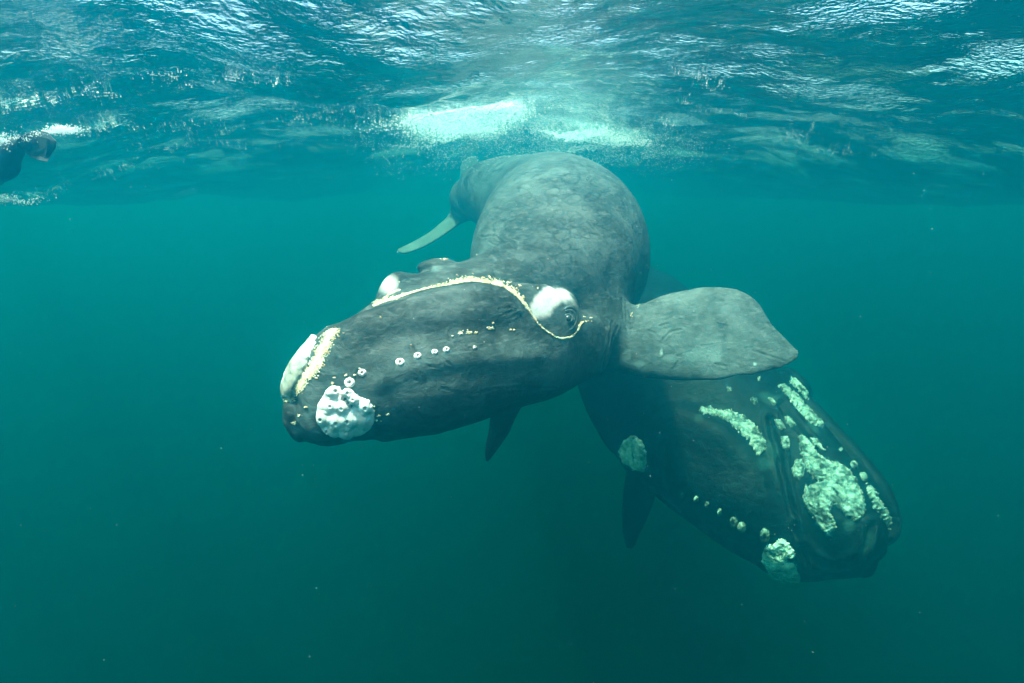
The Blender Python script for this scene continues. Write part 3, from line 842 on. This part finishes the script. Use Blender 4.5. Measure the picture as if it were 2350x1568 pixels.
def ring_callus(name, x, y, r, material, par, h=.010, pit=True):
    o = patch(name, sk, disc(x, y, r, r * .88), h, material, par, step=1.0, edge=r * .7, pits=[(x, y, r * .45, h * 1.2)] if pit else None, wob=.3)
    return o


def dots(name, pts, material, par, lift=.004):
    """little dark plugs inside the pits: low domes joined to one part each"""
    VV = []; FF = []; b = 0
    for (x, y, r) in pts:
        p, n = sk.hit(x, y)
        if p is None: continue
        d = (p - CAM) @ CF; rr = r * d / FPX
        t1 = np.cross(n, [0, 0, 1]); t1 /= np.linalg.norm(t1); t2 = np.cross(n, t1)
        v = [p + n * (lift + rr * .4)] + [p + n * lift + (t1 * math.cos(a) + t2 * math.sin(a)) * rr for a in np.linspace(0, 6.283, 9)[:-1]]
        VV.append(np.array(v)); FF += [(b, b + 1 + i, b + 1 + (i + 1) % 8) for i in range(8)]; b += 9
    o = mesh_obj(name, np.concatenate(VV), FF, material, par)
    return o


for (x, y, r) in ((605, 965, 37), (690, 897, 28), (947, 827, 31), (1067, 783, 26), (1182, 757, 22), (1260, 742, 22), (1452, 727, 13)):
    X_, Y_ = c1(x, y)
    o = ring_callus('callosity', X_, Y_, r * .34, M_WHITE, calf)
    if o is not None:
        dots('pit', [(X_, Y_, 1.7)], M_PIT, o, .0095)
for (x, y, r, h) in pits: dots('pit', [(x, y, 1.3 if h < .015 else 2.2)], M_PIT, ch, .021)

# bonnet on the snout tip: a skin-following shell over the core
bsel = bonnet_core(V) < .012
behind = line_d(px, py, [c1(*a) for a in ((545, 590), (500, 650), (460, 740), (430, 830), (400, 910), (340, 1010), (215, 1110))])
side = (px - 665) * (751 - 921) - (py - 921) * (782 - 665)     # which side of the lip edge
# lay the callus over the outer side of the snout, from the lip edge round to the far side
fm = bsel[Q].all(1)
u = np.unique(Q[fm]); rmp = np.zeros(len(V), int); rmp[u] = np.arange(len(u))
edge_v = np.zeros(len(V)); bf = Q[fm]
inb = bsel[Q].any(1) & ~fm
rim = np.unique(Q[inb]); isr = np.zeros(len(V), bool); isr[rim] = True
hb = np.where(isr, -.008, .010 + .006 * vnoise(V, 14, 3, .6, 8) + .007 * vnoise(V, 40, 3, .6, 6))
bon = mesh_obj('bonnet', (V + normals(V, Q) * hb[:, None])[u], rmp[bf], M_YELLOW, calf)
bon['label'] = 'white and grey mottled callus on the snout tip'

# whale lice: cream and orange crusts
lip = [c1(*a) for a in ((765, 450), (850, 418), (930, 395), (1000, 370), (1080, 345), (1160, 325), (1230, 312), (1300, 300), (1380, 285), (1450, 280), (1550, 292), (1650, 318), (1700, 355), (1750, 395), (1785, 440), (1810, 470))]
pts = along(lip, [9, 8, 7, 3, 3, 5, 11, 12, 11, 13, 12, 10, 6, 4], 2900, 5)
lip2 = [c1(*a) for a in ((1810, 470), (1840, 515), (1870, 560), (1910, 600), (1950, 630), (2000, 660), (2040, 672), (2090, 662), (2120, 650), (2150, 610), (2170, 572), (2190, 545))]
pts += along(lip2, [3, 3, 2, 2, 3, 4, 4, 4], 520, 6)
pts += along([c1(*a) for a in ((840, 405), (880, 370), (950, 340))], [5, 7, 3], 160, 7)
front = [c1(*a) for a in ((535, 600), (500, 645), (455, 730), (420, 800), (390, 860), (340, 915), (300, 970), (260, 1030), (215, 1085))]
rgl = np.random.default_rng(3)
pts += [(x - 11 + rgl.normal() * 7, y + rgl.normal() * 2.5) for x, y in along(front, [4, 6, 8, 9, 10, 9, 6, 4, 3], 2600, 8)]
for (x, y, n, s) in ((505, 930, 8, 4), (490, 970, 14, 5), (580, 915, 10, 3), (605, 932, 8, 3), (675, 870, 12, 3), (640, 915, 8, 3), (770, 1125, 8, 3), (770, 1155, 8, 3), (805, 1190, 14, 4), (865, 1178, 14, 5), (815, 1225, 8, 3), (785, 1220, 6, 3),
                     (380, 935, 10, 3), (1300, 650, 12, 3), (1350, 630, 40, 9), (1415, 625, 36, 8), (1460, 628, 18, 5), (1555, 598, 26, 7), (1575, 565, 12, 4), (1715, 610, 12, 4), (1695, 608, 8, 3), (1250, 128, 40, 9), (1465, 100, 6, 3), (943, 286, 5, 2),
                     (1755, 310, 12, 4), (1550, 250, 12, 4), (1680, 290, 16, 5), (2210, 550, 14, 6), (2235, 528, 8, 3), (2195, 520, 8, 3), (1880, 328, 6, 3), (230, 1240, 20, 10), (260, 1190, 10, 6), (310, 1130, 6, 4), (815, 525, 5, 3), (1020, 712, 2, 1)):
    for _ in range(n):
        a, b = rgl.normal(size=2) * s * .6; pts.append(c1(x + a * 2, y + b))
for (x, y, n, s) in ((645, 500, 14, 6), (710, 405, 10, 5), (695, 410, 6, 3), (790, 60, 5, 4)):
    for _ in range(n):
        a, b = rgl.normal(size=2) * s; pts.append(c4(x + a, y + b * 2))
M_CRUST = callus_material('lice_crust', (.50, .34, .18), (.80, .68, .50), 120, .004, lo=.34)


def ribbon(line, w0, w1):
    line = np.array(line, float); g = np.gradient(line, axis=0); g /= np.linalg.norm(g, axis=1)[:, None]
    nn = np.stack([g[:, 1], -g[:, 0]], 1)
    return np.concatenate([line + nn * np.array(w1)[:, None], (line - nn * np.array(w0)[:, None])[::-1]])


def crust(line, w0, w1, seed):
    return patch('lice_crust', sk, ribbon(line, w0, w1), .004, M_CRUST, calf, step=1.2, edge=2.2, rough=.003, seed=seed, wob=1.7, frq=.3)


crust(lip[:4], [.6] * 4, [3.5, 3, 2, .5], 31)
crust(lip[6:11], [.8] * 5, [1, 3.5, 4.5, 4, .5], 34)
crust(lip[10:16], [.6] * 6, [.5, 3.5, 4, 4, 3, .8], 35)
crust(lip2[6:11], [.5] * 5, [.3, 1.2, 1.8, 1.2, .3], 32)
crust([(x - 11, y) for x, y in front], [3, 4, 5, 5, 5, 4, 3, 2, 2], [3, 4, 6, 6, 6, 5, 4, 3, 2], 33)
li = grains('whale_lice', sk, pts, [M_LICE1, M_LICE2], calf, (.0018, .0046), 3)
li['label'] = 'cream and orange crust of whale lice along the lip, the eye and the snout'


# the eye: lids as stacked soft rings round a small dark ball
def torus(name, c, n, r, t, material, par, sq=(1, .85), N1=36, N2=10, rot=0):
    n = n / np.linalg.norm(n); t1 = np.cross(n, [0, 0, 1.]); t1 /= np.linalg.norm(t1); t2 = np.cross(n, t1)
    a1 = t1 * math.cos(rot) + t2 * math.sin(rot); a2 = -t1 * math.sin(rot) + t2 * math.cos(rot)
    VV = []
    for i in range(N1):
        a = 2 * math.pi * i / N1; rad = a1 * math.cos(a) * sq[0] + a2 * math.sin(a) * sq[1]
        tt = t * (1 + .25 * math.sin(a * 2 + 1))
        for j in range(N2):
            b = 2 * math.pi * j / N2; VV.append(c + rad * (r + tt * math.cos(b)) + n * tt * math.sin(b) * .8)
    FF = [(i * N2 + j, ((i + 1) % N1) * N2 + j, ((i + 1) % N1) * N2 + (j + 1) % N2, i * N2 + (j + 1) % N2) for i in range(N1) for j in range(N2)]
    return mesh_obj(name, VV, np.array(FF), material, par)


def ball(name, c, r, material, par, sc=(1, 1, 1), seg=20):
    VV = []; FF = []
    for i in range(seg + 1):
        a = math.pi * i / seg
        for j in range(seg):
            b = 2 * math.pi * j / seg; VV.append(c + r * np.array([math.sin(a) * math.cos(b) * sc[0], math.sin(a) * math.sin(b) * sc[1], math.cos(a) * sc[2]]))
    for i in range(seg):
        for j in range(seg): FF.append((i * seg + j, (i + 1) * seg + j, (i + 1) * seg + (j + 1) % seg, i * seg + (j + 1) % seg))
    return mesh_obj(name, VV, np.array(FF), material, par)


ep, en = sk.hit(cxl, cyl)
tc_ = (CAM - ep) / np.linalg.norm(CAM - ep)
en = en + 1.3 * tc_; en = en / np.linalg.norm(en)
ball('eye', ep - en * .003, .0205, M_EYEBALL, calf)
torus('eyelid', ep + en * .007, en, .0235, .0046, M_LID, calf, (1, .95))
up_ = CU - en * (CU @ en)
torus('eyelid', ep - en * .001 + up_ * .006, en, .040, .0066, M_EYE, calf, (1.15, .86), rot=.5)
torus('eyelid', ep - en * .007 - up_ * .004 + CR * .004, en, .056, .0080, M_EYE, calf, (1.3, .9), rot=.9)

# ------------------------------------------------------------------ adult whale beneath and behind
AB = P(1620, 985, 6.4)
adult = empty('right_whale', tuple(AB), 'dark adult right whale diving under the other, head covered in rough pale green callosities', 'whale')
adult['base'] = list(AB)
upv = tuple(CR * .65 + CU * .76)
A_body = Sweep([(1988, 1300, 5.15, 26, 30, .18), (1955, 1272, 5.2, 88, 78, .38), (1895, 1225, 5.35, 143, 138, .52), (1810, 1150, 5.65, 172, 172, .66), (1720, 1068, 6.0, 186, 190, .75),
                (1620, 985, 6.45, 196, 192, .85), (1530, 905, 7.0, 195, 178, .95), (1480, 830, 7.8, 175, 150, 1.0), (1480, 760, 9.0, 135, 130, .95), (1480, 700, 10.3, 84, 84, .6), (1470, 655, 12, 50, 50, .4), (1450, 620, 13.2, 25, 25, .15)], up=upv, n=2.1)
A_ros = Sweep([(1760, 880, 6.6, 26, 26, .30), (1790, 930, 6.3, 36, 38, .34), (1822, 995, 5.95, 50, 56, .38), (1865, 1075, 5.55, 70, 76, .42), (1905, 1148, 5.28, 84, 88, .44), (1935, 1205, 5.12, 86, 88, .40), (1958, 1252, 5.1, 60, 60, .3)], n=2.4)
A_rlip = Sweep([(1795, 880, 6.6, 20, 22, .25), (1870, 960, 6.3, 24, 28, .3), (1945, 1045, 6.0, 24, 30, .32), (2000, 1125, 5.75, 26, 30, .32), (2028, 1195, 5.6, 20, 26, .28), (2026, 1245, 5.5, 14, 18, .2)])
A_llip = Sweep([(1545, 965, 6.25, 30, 60, .45), (1600, 1000, 6.02, 60, 100, .58), (1660, 1060, 5.8, 80, 125, .64), (1720, 1130, 5.58, 78, 120, .58), (1770, 1200, 5.42, 55, 90, .48), (1810, 1262, 5.3, 40, 70, .36)], n=2.2)
A_groove = Sweep([c3(1300, 420) + (5.75, 5, 5, .12), c3(1345, 520) + (5.45, 6, 6, .14), c3(1400, 700) + (5.2, 7, 7, .14), c3(1450, 950) + (4.95, 7, 7, .14), c3(1510, 1180) + (4.82, 7, 7, .14), c3(1560, 1300) + (4.8, 5, 5, .12)])
A_eye = Ell(1459, 1040, 6.45, 42, 36, .22, ang=70)
A_brow = Ell(1822, 884, 6.9, 46, 22, .3, ang=-58)
A_cheek = Ell(1550, 900, 6.3, 110, 70, .35, ang=-20)
A_fin = Sweep([(1500, 1030, 7.2, 50, 50, .14), (1474, 1095, 7.35, 42, 40, .10), (1462, 1160, 7.5, 40, 34, .08), (1452, 1215, 7.6, 26, 24, .05), (1447, 1255, 7.7, 10, 10, .03)], tilt=30)


def adult_fn(p):
    d = A_body(p)
    d = smin(d, A_llip(p), .09); d = smin(d, A_cheek(p), .25); d = smin(d, A_eye(p), .08); d = smin(d, A_brow(p), .1)
    d = smin(d, A_rlip(p), .08)
    d = smin(d, A_ros(p), .07)
    d = smin(d, A_fin(p), .12)
    return d


ends = np.array([P(2060, 1240, 4.9), P(1740, 1360, 4.9), P(1980, 1370, 4.8), P(1300, 900, 7.5), P(1440, 1280, 7.8), P(1300, 600, 9), P(1440, 560, 13.5), P(1640, 600, 9), P(1880, 820, 7.4), P(1400, 650, 13.5), P(1700, 700, 7.5)])
V, Q = surface(adult_fn, ends.min(0) - .3, ends.max(0) + .3, .036)
print('adult', len(V))
V, Q = subdivide(V, Q)
nv = normals(V, Q); px, py, dp = project(V)
facing = ((V - CAM) * nv).sum(1) < .05
rel = .02 * vnoise(V, 2.5, 3, .5) + .004 * vnoise(V, 14, 2, .5, 5)
crease([[c3(*a) for a in s] for s in (((1330, 420), (1345, 520), (1385, 640), (1410, 780), (1450, 950), (1510, 1180), (1545, 1300)), ((1540, 1230), (1600, 1300), (1700, 1350), (1850, 1330), (1930, 1230), (1960, 1100)), ((1480, 1100), (1500, 1250), (1560, 1330)), ((1400, 330), (1500, 470), (1620, 600)))], 6, .045)
hx, hy = c3(960, 690); ca, sa_ = math.cos(.62), math.sin(.62)
he = np.hypot(((px - hx) * ca + (py - hy) * sa_) / 122, (-(px - hx) * sa_ + (py - hy) * ca) / 88) + .06 * vnoise(V, 3, 3)
rel = rel - .07 * (1 - sst(.2, 1.1, he)) * facing
V = V + nv * rel[:, None]
wn_ = vnoise(V, 7, 4, .6, 2)
white = np.zeros(len(V)); dark = np.zeros(len(V))
for (x, y, rx, ry, amt, ang) in ((1890, 1260, 60, 40, .22, -40), (1840, 1310, 90, 30, .2, -25), (1950, 1180, 60, 90, .12, 20), (1830, 1100, 40, 50, .15, 0), (1340, 620, 60, 90, .10, 0), (1300, 700, 80, 60, .09, 0), (1620, 1400, 60, 30, .12, 0), (560, 230, 60, 120, .05, 0), (900, 1060, 40, 80, .06, 0), (880, 420, 50, 40, .08, 0), (1330, 290, 90, 40, .10, 20), (1600, 480, 60, 30, .12, 40)):
    X_, Y_ = c3(x, y); fleck(X_, Y_, rx * .363, ry * .363, amt, ang)
X_, Y_ = c3(1350, 1060); spot(X_, Y_, 14, 12, .9)
abody = mesh_obj('body', V, Q, M_ASKIN, adult)
for nm, ar in (('white', white), ('dark', dark), ('rings', np.full(len(V), .3))):
    at = abody.data.attributes.new(nm, 'FLOAT', 'POINT'); at.data.foreach_set('value', ar.astype(np.float32))
sk = Skin(V, Q)


def ac(name, pl, h=.02, label=None, seed=0, **k):
    o = patch(name, sk, [c3(*a) for a in pl], h, k.get('m', M_ROUGH), adult, step=1.7, edge=6, rough=.013, seed=seed, wob=k.get('wob', 3.4), frq=.2)
    if o is not None and label: o['label'] = label
    return o


ac('bonnet', ((1505, 530), (1550, 530), (1590, 590), (1640, 650), (1700, 690), (1760, 700), (1830, 750), (1880, 830), (1920, 920), (1930, 1000), (1920, 1030), (1880, 1070), (1840, 1060), (1790, 1020), (1765, 985), (1725, 965), (1708, 1000), (1730, 1060), (1752, 1110), (1700, 1160), (1660, 1130), (1610, 1050), (1560, 990), (1535, 930), (1550, 850), (1600, 835), (1675, 812), (1630, 812), (1590, 790), (1560, 740), (1530, 660), (1510, 600)),
   .024, 'largest rough callosity, on top of the snout', 1)
for i, pl in enumerate((((1490, 680), (1530, 680), (1550, 720), (1540, 780), (1510, 815), (1480, 790), (1465, 740)), ((1400, 535), (1440, 530), (1455, 570), (1445, 620), (1420, 625), (1395, 590)),
                        ((1355, 430), (1390, 425), (1430, 480), (1400, 495), (1360, 470)), ((1420, 405), (1460, 410), (1490, 460), (1460, 475), (1430, 450)), ((1580, 540), (1630, 550), (1675, 625), (1640, 615), (1600, 590)),
                        ((1200, 290), (1240, 290), (1255, 320), (1230, 335), (1205, 315)), ((1315, 290), (1350, 295), (1372, 335), (1345, 335)), ((1053, 222), (1082, 222), (1084, 248), (1060, 252)), ((1250, 160), (1268, 160), (1268, 182), (1252, 182)))):
    ac('callosity', pl, .025, None, 10 + i, wob=1.8)
ac('ridge_callosity', ((1370, 200), (1420, 215), (1500, 280), (1580, 370), (1650, 440), (1670, 485), (1600, 460), (1520, 390), (1440, 290)), .03, 'long narrow callosity on the right lip edge', 21)
ac('brow_callosity', ((1450, 120), (1480, 130), (1530, 190), (1565, 250), (1570, 300), (1550, 320), (1510, 280), (1460, 200)), .026, 'callosity above the far eye', 22)
ac('lip_callosity', ((880, 350), (940, 345), (990, 370), (1060, 365), (1130, 385), (1200, 430), (1250, 480), (1290, 540), (1305, 600), (1290, 630), (1255, 660), (1220, 620), (1190, 560), (1130, 500), (1060, 440), (1000, 405), (930, 395), (885, 385)), .022, 'crescent callosity along the arched lip', 23)
ac('brow_callosity', ((400, 560), (465, 525), (520, 560), (545, 640), (550, 710), (530, 760), (470, 745), (400, 700), (375, 630)), .026, 'oval callosity above the near eye', 24, m=M_ROUGH_SHADE_LIFT)
ac('chin_callosity', ((1300, 1220), (1350, 1210), (1400, 1180), (1440, 1200), (1480, 1270), (1480, 1300), (1430, 1300), (1440, 1330), (1490, 1340), (1510, 1420), (1510, 1480), (1450, 1500), (1380, 1460), (1320, 1390), (1280, 1320), (1285, 1260)), .024, 'large knobbly callosity at the chin', 25, m=M_ROUGH_SHADE_LIFT)
ac('ridge_callosity', ((1935, 835), (1970, 860), (2010, 930), (2050, 990), (2085, 1060), (2095, 1120), (2075, 1170), (2065, 1100), (2030, 1040), (1980, 970), (1945, 900)), .03, 'thin callosity along the far side of the snout', 26)
for i, (x, y, rx, ry, an) in enumerate(((1295, 1160, 33, 46, 0), (1100, 1075, 25, 34, -10), (1150, 1108, 26, 36, -20), (1010, 1012, 14, 25, 0), (930, 965, 15, 21, 0), (862, 932, 14, 22, 0), (775, 908, 11, 24, -10), (1855, 715, 16, 28, -30), (1915, 790, 14, 30, -30), (1775, 620, 10, 14, -40))):
    ac('callosity', disc(x, y, rx, ry, an), .03, None, 40 + i, wob=.8)


# ------------------------------------------------------------------ swimmer at the left edge
def PV(x, y, d):
    x, y, d = np.broadcast_arrays(np.asarray(x, float), y, d)
    return CAM + d[:, None] * CF + ((x - W0 / 2) / FPX * d)[:, None] * CR + ((H0 / 2 - y) / FPX * d)[:, None] * CU


def on_surface(x, y, below=.01):
    """the places where the lines through measured points meet the water surface"""
    out = np.full((len(x), 3), np.nan)
    for t in np.linspace(1.2, 9.5, 200):
        m = np.isnan(out[:, 0])
        if not m.any(): break
        p = PV(x[m], y[m], t)
        z = swell(p[:, 0], p[:, 1]) + chop(p[:, 0], p[:, 1]) - below
        hit = p[:, 2] >= z; p[:, 2] = z
        k = np.nonzero(m)[0][hit]; out[k] = p[hit]
    return out[~np.isnan(out[:, 0])]


HB = P(-60, 372, 3.2)
per = empty('person', tuple(HB), 'swimmer in black wetsuit at the surface by the left edge, one swim fin showing', 'person')
per['base'] = list(HB)
p_torso = Sweep([(-600, 330, 3.35, 40, 40, .12), (-520, 335, 3.34, 70, 70, .2), (-400, 345, 3.3, 62, 66, .19), (-250, 355, 3.26, 52, 56, .16), (-120, 366, 3.22, 58, 60, .18), (-60, 372, 3.2, 60, 58, .18)], n=2.2)
p_thigh = Sweep([(-110, 372, 3.2, 50, 48, .1), (-50, 376, 3.12, 45, 46, .09), (0, 372, 3.05, 36, 44, .075), (14, 360, 3.02, 28, 30, .06), (34, 338, 3.0, 22, 22, .05), (52, 326, 3.0, 16, 16, .035)], n=2)
p_leg2 = Sweep([(-110, 366, 3.3, 48, 46, .1), (-80, 350, 3.6, 36, 36, .08), (-50, 335, 3.9, 26, 26, .06), (-30, 318, 4.2, 20, 20, .045)], n=2)
p_head = Ell(-690, 318, 3.35, 48, 46, .12, ang=0)
p_neck = Sweep([(-670, 325, 3.35, 26, 26, .06), (-590, 332, 3.35, 32, 32, .08)])
p_arm1 = Sweep([(-560, 345, 3.2, 22, 22, .05), (-500, 400, 3.0, 19, 19, .045), (-460, 440, 2.9, 16, 16, .036), (-520, 480, 2.8, 14, 14, .032), (-580, 500, 2.75, 10, 12, .03), (-610, 508, 2.73, 6, 8, .02)])
p_arm2 = Sweep([(-560, 340, 3.5, 22, 22, .05), (-530, 370, 3.75, 19, 19, .045), (-520, 400, 3.9, 15, 15, .036), (-590, 430, 3.95, 13, 13, .03), (-650, 440, 3.95, 9, 9, .02)])


def per_fn(p):
    d = smin(p_torso(p), p_thigh(p), .08); d = smin(d, p_leg2(p), .06)
    d = smin(d, smin(p_head(p), p_neck(p), .05), .05)
    return smin(d, smin(p_arm1(p), p_arm2(p), .02), .05)


ends = np.array([P(-760, 250, 3.5), P(70, 300, 3.0), P(-560, 530, 2.7), P(-20, 300, 4.3), P(-680, 460, 4.0), P(-400, 430, 3.6)])
V, Q = surface(per_fn, ends.min(0) - .1, ends.max(0) + .1, .022)
pb = mesh_obj('body', V, Q, M_SUIT, per)
fin_pts = np.array([(40, 320, 0), (64, 306, 0), (106, 303, 0), (128, 324, 0), (127, 339, 0), (117, 355, 0), (108, 371, 0), (91, 368, 0), (70, 360, 0), (52, 343, 0)], float)


def plate(name, pts, d0, d1, th, material, par):
    n = len(pts); x0, x1 = pts[:, 0].min(), pts[:, 0].max()
    dd = [d0 + (d1 - d0) * (p[0] - x0) / (x1 - x0) + .03 * math.sin((p[1] - 335) * .08) for p in pts]
    f = [P(p[0], p[1], d - th) for p, d in zip(pts, dd)]; b = [P(p[0], p[1], d + th) for p, d in zip(pts, dd)]
    cx, cy = pts[:, 0].mean(), pts[:, 1].mean()
    rimi = [P(cx + (p[0] - cx) * 1.04, cy + (p[1] - cy) * 1.04, d) for p, d in zip(pts, dd)]
    VV = f + rimi + b
    FF = [tuple(range(n))[::-1], tuple(range(2 * n, 3 * n))]
    for i in range(n):
        j = (i + 1) % n; FF += [(i, j, n + j, n + i), (n + i, n + j, 2 * n + j, 2 * n + i)]
    return mesh_obj(name, VV, FF, material, par, smooth=False)


sf = plate('swim_fin', fin_pts, 2.98, 2.86, .008, M_FIN, per)
plate('rib', np.array([(80, 318, 0), (83, 319, 0), (77, 356, 0), (73, 354, 0)], float), 2.935, 2.93, .016, M_EYE, sf)
plate('rib', np.array([(108, 316, 0), (111, 318, 0), (104, 362, 0), (100, 360, 0)], float), 2.89, 2.885, .016, M_EYE, sf)
plate('foot_pocket', np.array([(38, 322, 0), (50, 311, 0), (66, 312, 0), (72, 328, 0), (64, 345, 0), (48, 342, 0), (38, 336, 0)], float), 2.98, 2.95, .035, M_SUIT, sf)
mk = ball('diving_mask', P(-722, 322, 3.3), .07, M_FIN, per, (.6, .8, .9), 12)

# ------------------------------------------------------------------ foam, bubbles, specks in the water
O6 = np.array([(1, 0, 0), (-1, 0, 0), (0, 1, 0), (0, -1, 0), (0, 0, 1), (0, 0, -1)], float)
F8 = np.array([(0, 2, 4), (2, 1, 4), (1, 3, 4), (3, 0, 4), (2, 0, 5), (1, 2, 5), (3, 1, 5), (0, 3, 5)])


def cloud(name, C_, S_, material, stretch=None):
    C_ = np.asarray(C_); n = len(C_); S_ = np.asarray(S_)
    o = O6[None] * S_[:, None, None]
    if stretch is not None: o = o * np.asarray(stretch)[:, None]
    VV = (C_[:, None] + o).reshape(-1, 3); FF = (F8[None] + (np.arange(n) * 6)[:, None, None]).reshape(-1, 3)
    ob = mesh_obj(name, VV, FF, material, smooth=False)
    ob['kind'] = 'stuff'
    return ob


rgf = np.random.default_rng(21)
# bubbles drifting under the broken surface: (x, y, half width, half height in measured px, depth m, spread m, how many)
CC = []; SS = []
for (x, y, sx, sy, d, sdp, n, s0, s1) in ((1010, 243, 95, 6, 5.3, .25, 2600, .003, .007), (1060, 235, 120, 5, 5.35, .25, 3000, .003, .007), (1150, 246, 60, 6, 5.3, .2, 1600, .003, .007),
                                          (1040, 280, 75, 20, 5.7, .4, 3200, .002, .006), (1090, 292, 60, 20, 5.8, .4, 2200, .002, .005), (1330, 305, 80, 12, 6.2, .5, 3200, .002, .006), (1440, 322, 60, 12, 6.4, .5, 1600, .002, .005),
                                          (1290, 350, 160, 30, 6.4, .5, 2600, .0015, .004), (1000, 350, 120, 40, 6.8, .6, 1500, .0015, .004),
                                          (70, 306, 36, 9, 2.8, .12, 700, .0012, .003), (140, 303, 34, 8, 3.0, .12, 1800, .0012, .004), (6, 322, 14, 12, 2.75, .1, 500, .0012, .003),
                                          (30, 455, 60, 8, 4.2, .3, 500, .002, .005),
                                          (1380, 340, 200, 38, 6.6, .9, 7000, .0014, .003), (1130, 290, 200, 30, 6.0, .7, 5500, .0014, .0032)):
    u = rgf.normal(size=(n, 3)) * .62
    # clumpy: keep more where a slow noise is high
    X_ = x + u[:, 0] * sx; Y_ = y + u[:, 1] * sy + 6 * np.sin(X_ * .03)
    dens = vnoise(np.stack([X_ * .02, Y_ * .06, X_ * 0 + x], 1), 1, 3, .6, 3)
    keep = rgf.random(n) < np.clip(.55 + 1.6 * dens, .05, 1)
    p = PV(X_[keep], Y_[keep], d + u[keep, 2] * sdp)
    zt = swell(p[:, 0], p[:, 1]) + chop(p[:, 0], p[:, 1]) - .012
    p[:, 2] = np.minimum(p[:, 2], zt - np.abs(rgf.normal(size=len(p))) * .01)
    CC.append(p); SS.append(rgf.uniform(s0, s1, len(p)))
CC = np.concatenate(CC); SS = np.concatenate(SS)
fo = cloud('bubbles', CC, SS, M_FOAM)

# streaks of foam against the surface's underside, flecks also standing in for glints
CC = []; SS = []; ST = []
for k, (x0, y0, x1, y1, w, n) in enumerate(((20, 245, 150, 215, 7, 900), (180, 200, 260, 215, 8, 600), (320, 172, 440, 184, 8, 900), (500, 178, 560, 172, 5, 400), (580, 185, 660, 190, 4, 400),
                                            (0, 235, 60, 250, 8, 500), (1560, 238, 1700, 262, 4, 900), (1330, 252, 1250, 240, 4, 500), (0, 465, 130, 430, 7, 1500),
                                            (150, 300, 330, 285, 9, 1100), (650, 285, 760, 262, 9, 1000), (260, 390, 330, 372, 6, 700), (130, 430, 260, 388, 5, 600), (400, 300, 560, 290, 10, 1000), (330, 340, 620, 330, 8, 1000),
                                            (1640, 200, 1600, 160, 10, 500), (1860, 300, 1800, 330, 6, 600), (700, 250, 860, 262, 8, 900), (1200, 290, 1530, 300, 9, 1600), (1500, 275, 1540, 300, 9, 600), (1850, 345, 2000, 352, 5, 500))):
    n = int(n * .6); w = w * 1.7; t = rgf.random(n); j = vnoise(np.stack([t * 7, t * 0 + k * 3.1, t * 0], 1), 1, 3, .6)
    x = x0 + (x1 - x0) * t + rgf.normal(size=n) * w * .4; y = y0 + (y1 - y0) * t + rgf.normal(size=n) * w * .4 + j * w * 1.6
    y = y + rgf.normal(size=n) * w * .15; x = x + rgf.normal(size=n) * w * 1.5
    ok = (vnoise(np.stack([x * .06, y * .16, x * 0 + k], 1), 1, 3, .6) > .02) & (rgf.random(n) < .6)
    p = on_surface(x[ok], y[ok], .001)
    CC.append(p); SS.append(rgf.uniform(.0005, .0021, len(p)))
CC = np.concatenate(CC); SS = np.concatenate(SS); ST = np.repeat([[1.9, 1.0, .5]], len(CC), 0)
fs = cloud('foam', CC, SS, M_FOAM, ST)

n = 1900
D_ = rgf.uniform(.7, 9, n) ** 1.0
X_ = rgf.uniform(-150, 2500, n); Y_ = rgf.uniform(330, 1650, n)
CC = np.array([P(a, b, c) for a, b, c in zip(X_, Y_, D_)])
SS = (.0005 + .0009 * rgf.random(n) ** 3) * np.clip(D_ * .45, .5, 3)
keep = CC[:, 2] < swell(CC[:, 0], CC[:, 1]) - .3
# none inside the whales
ms = cloud('plankton', CC[keep], SS[keep], M_SNOW)
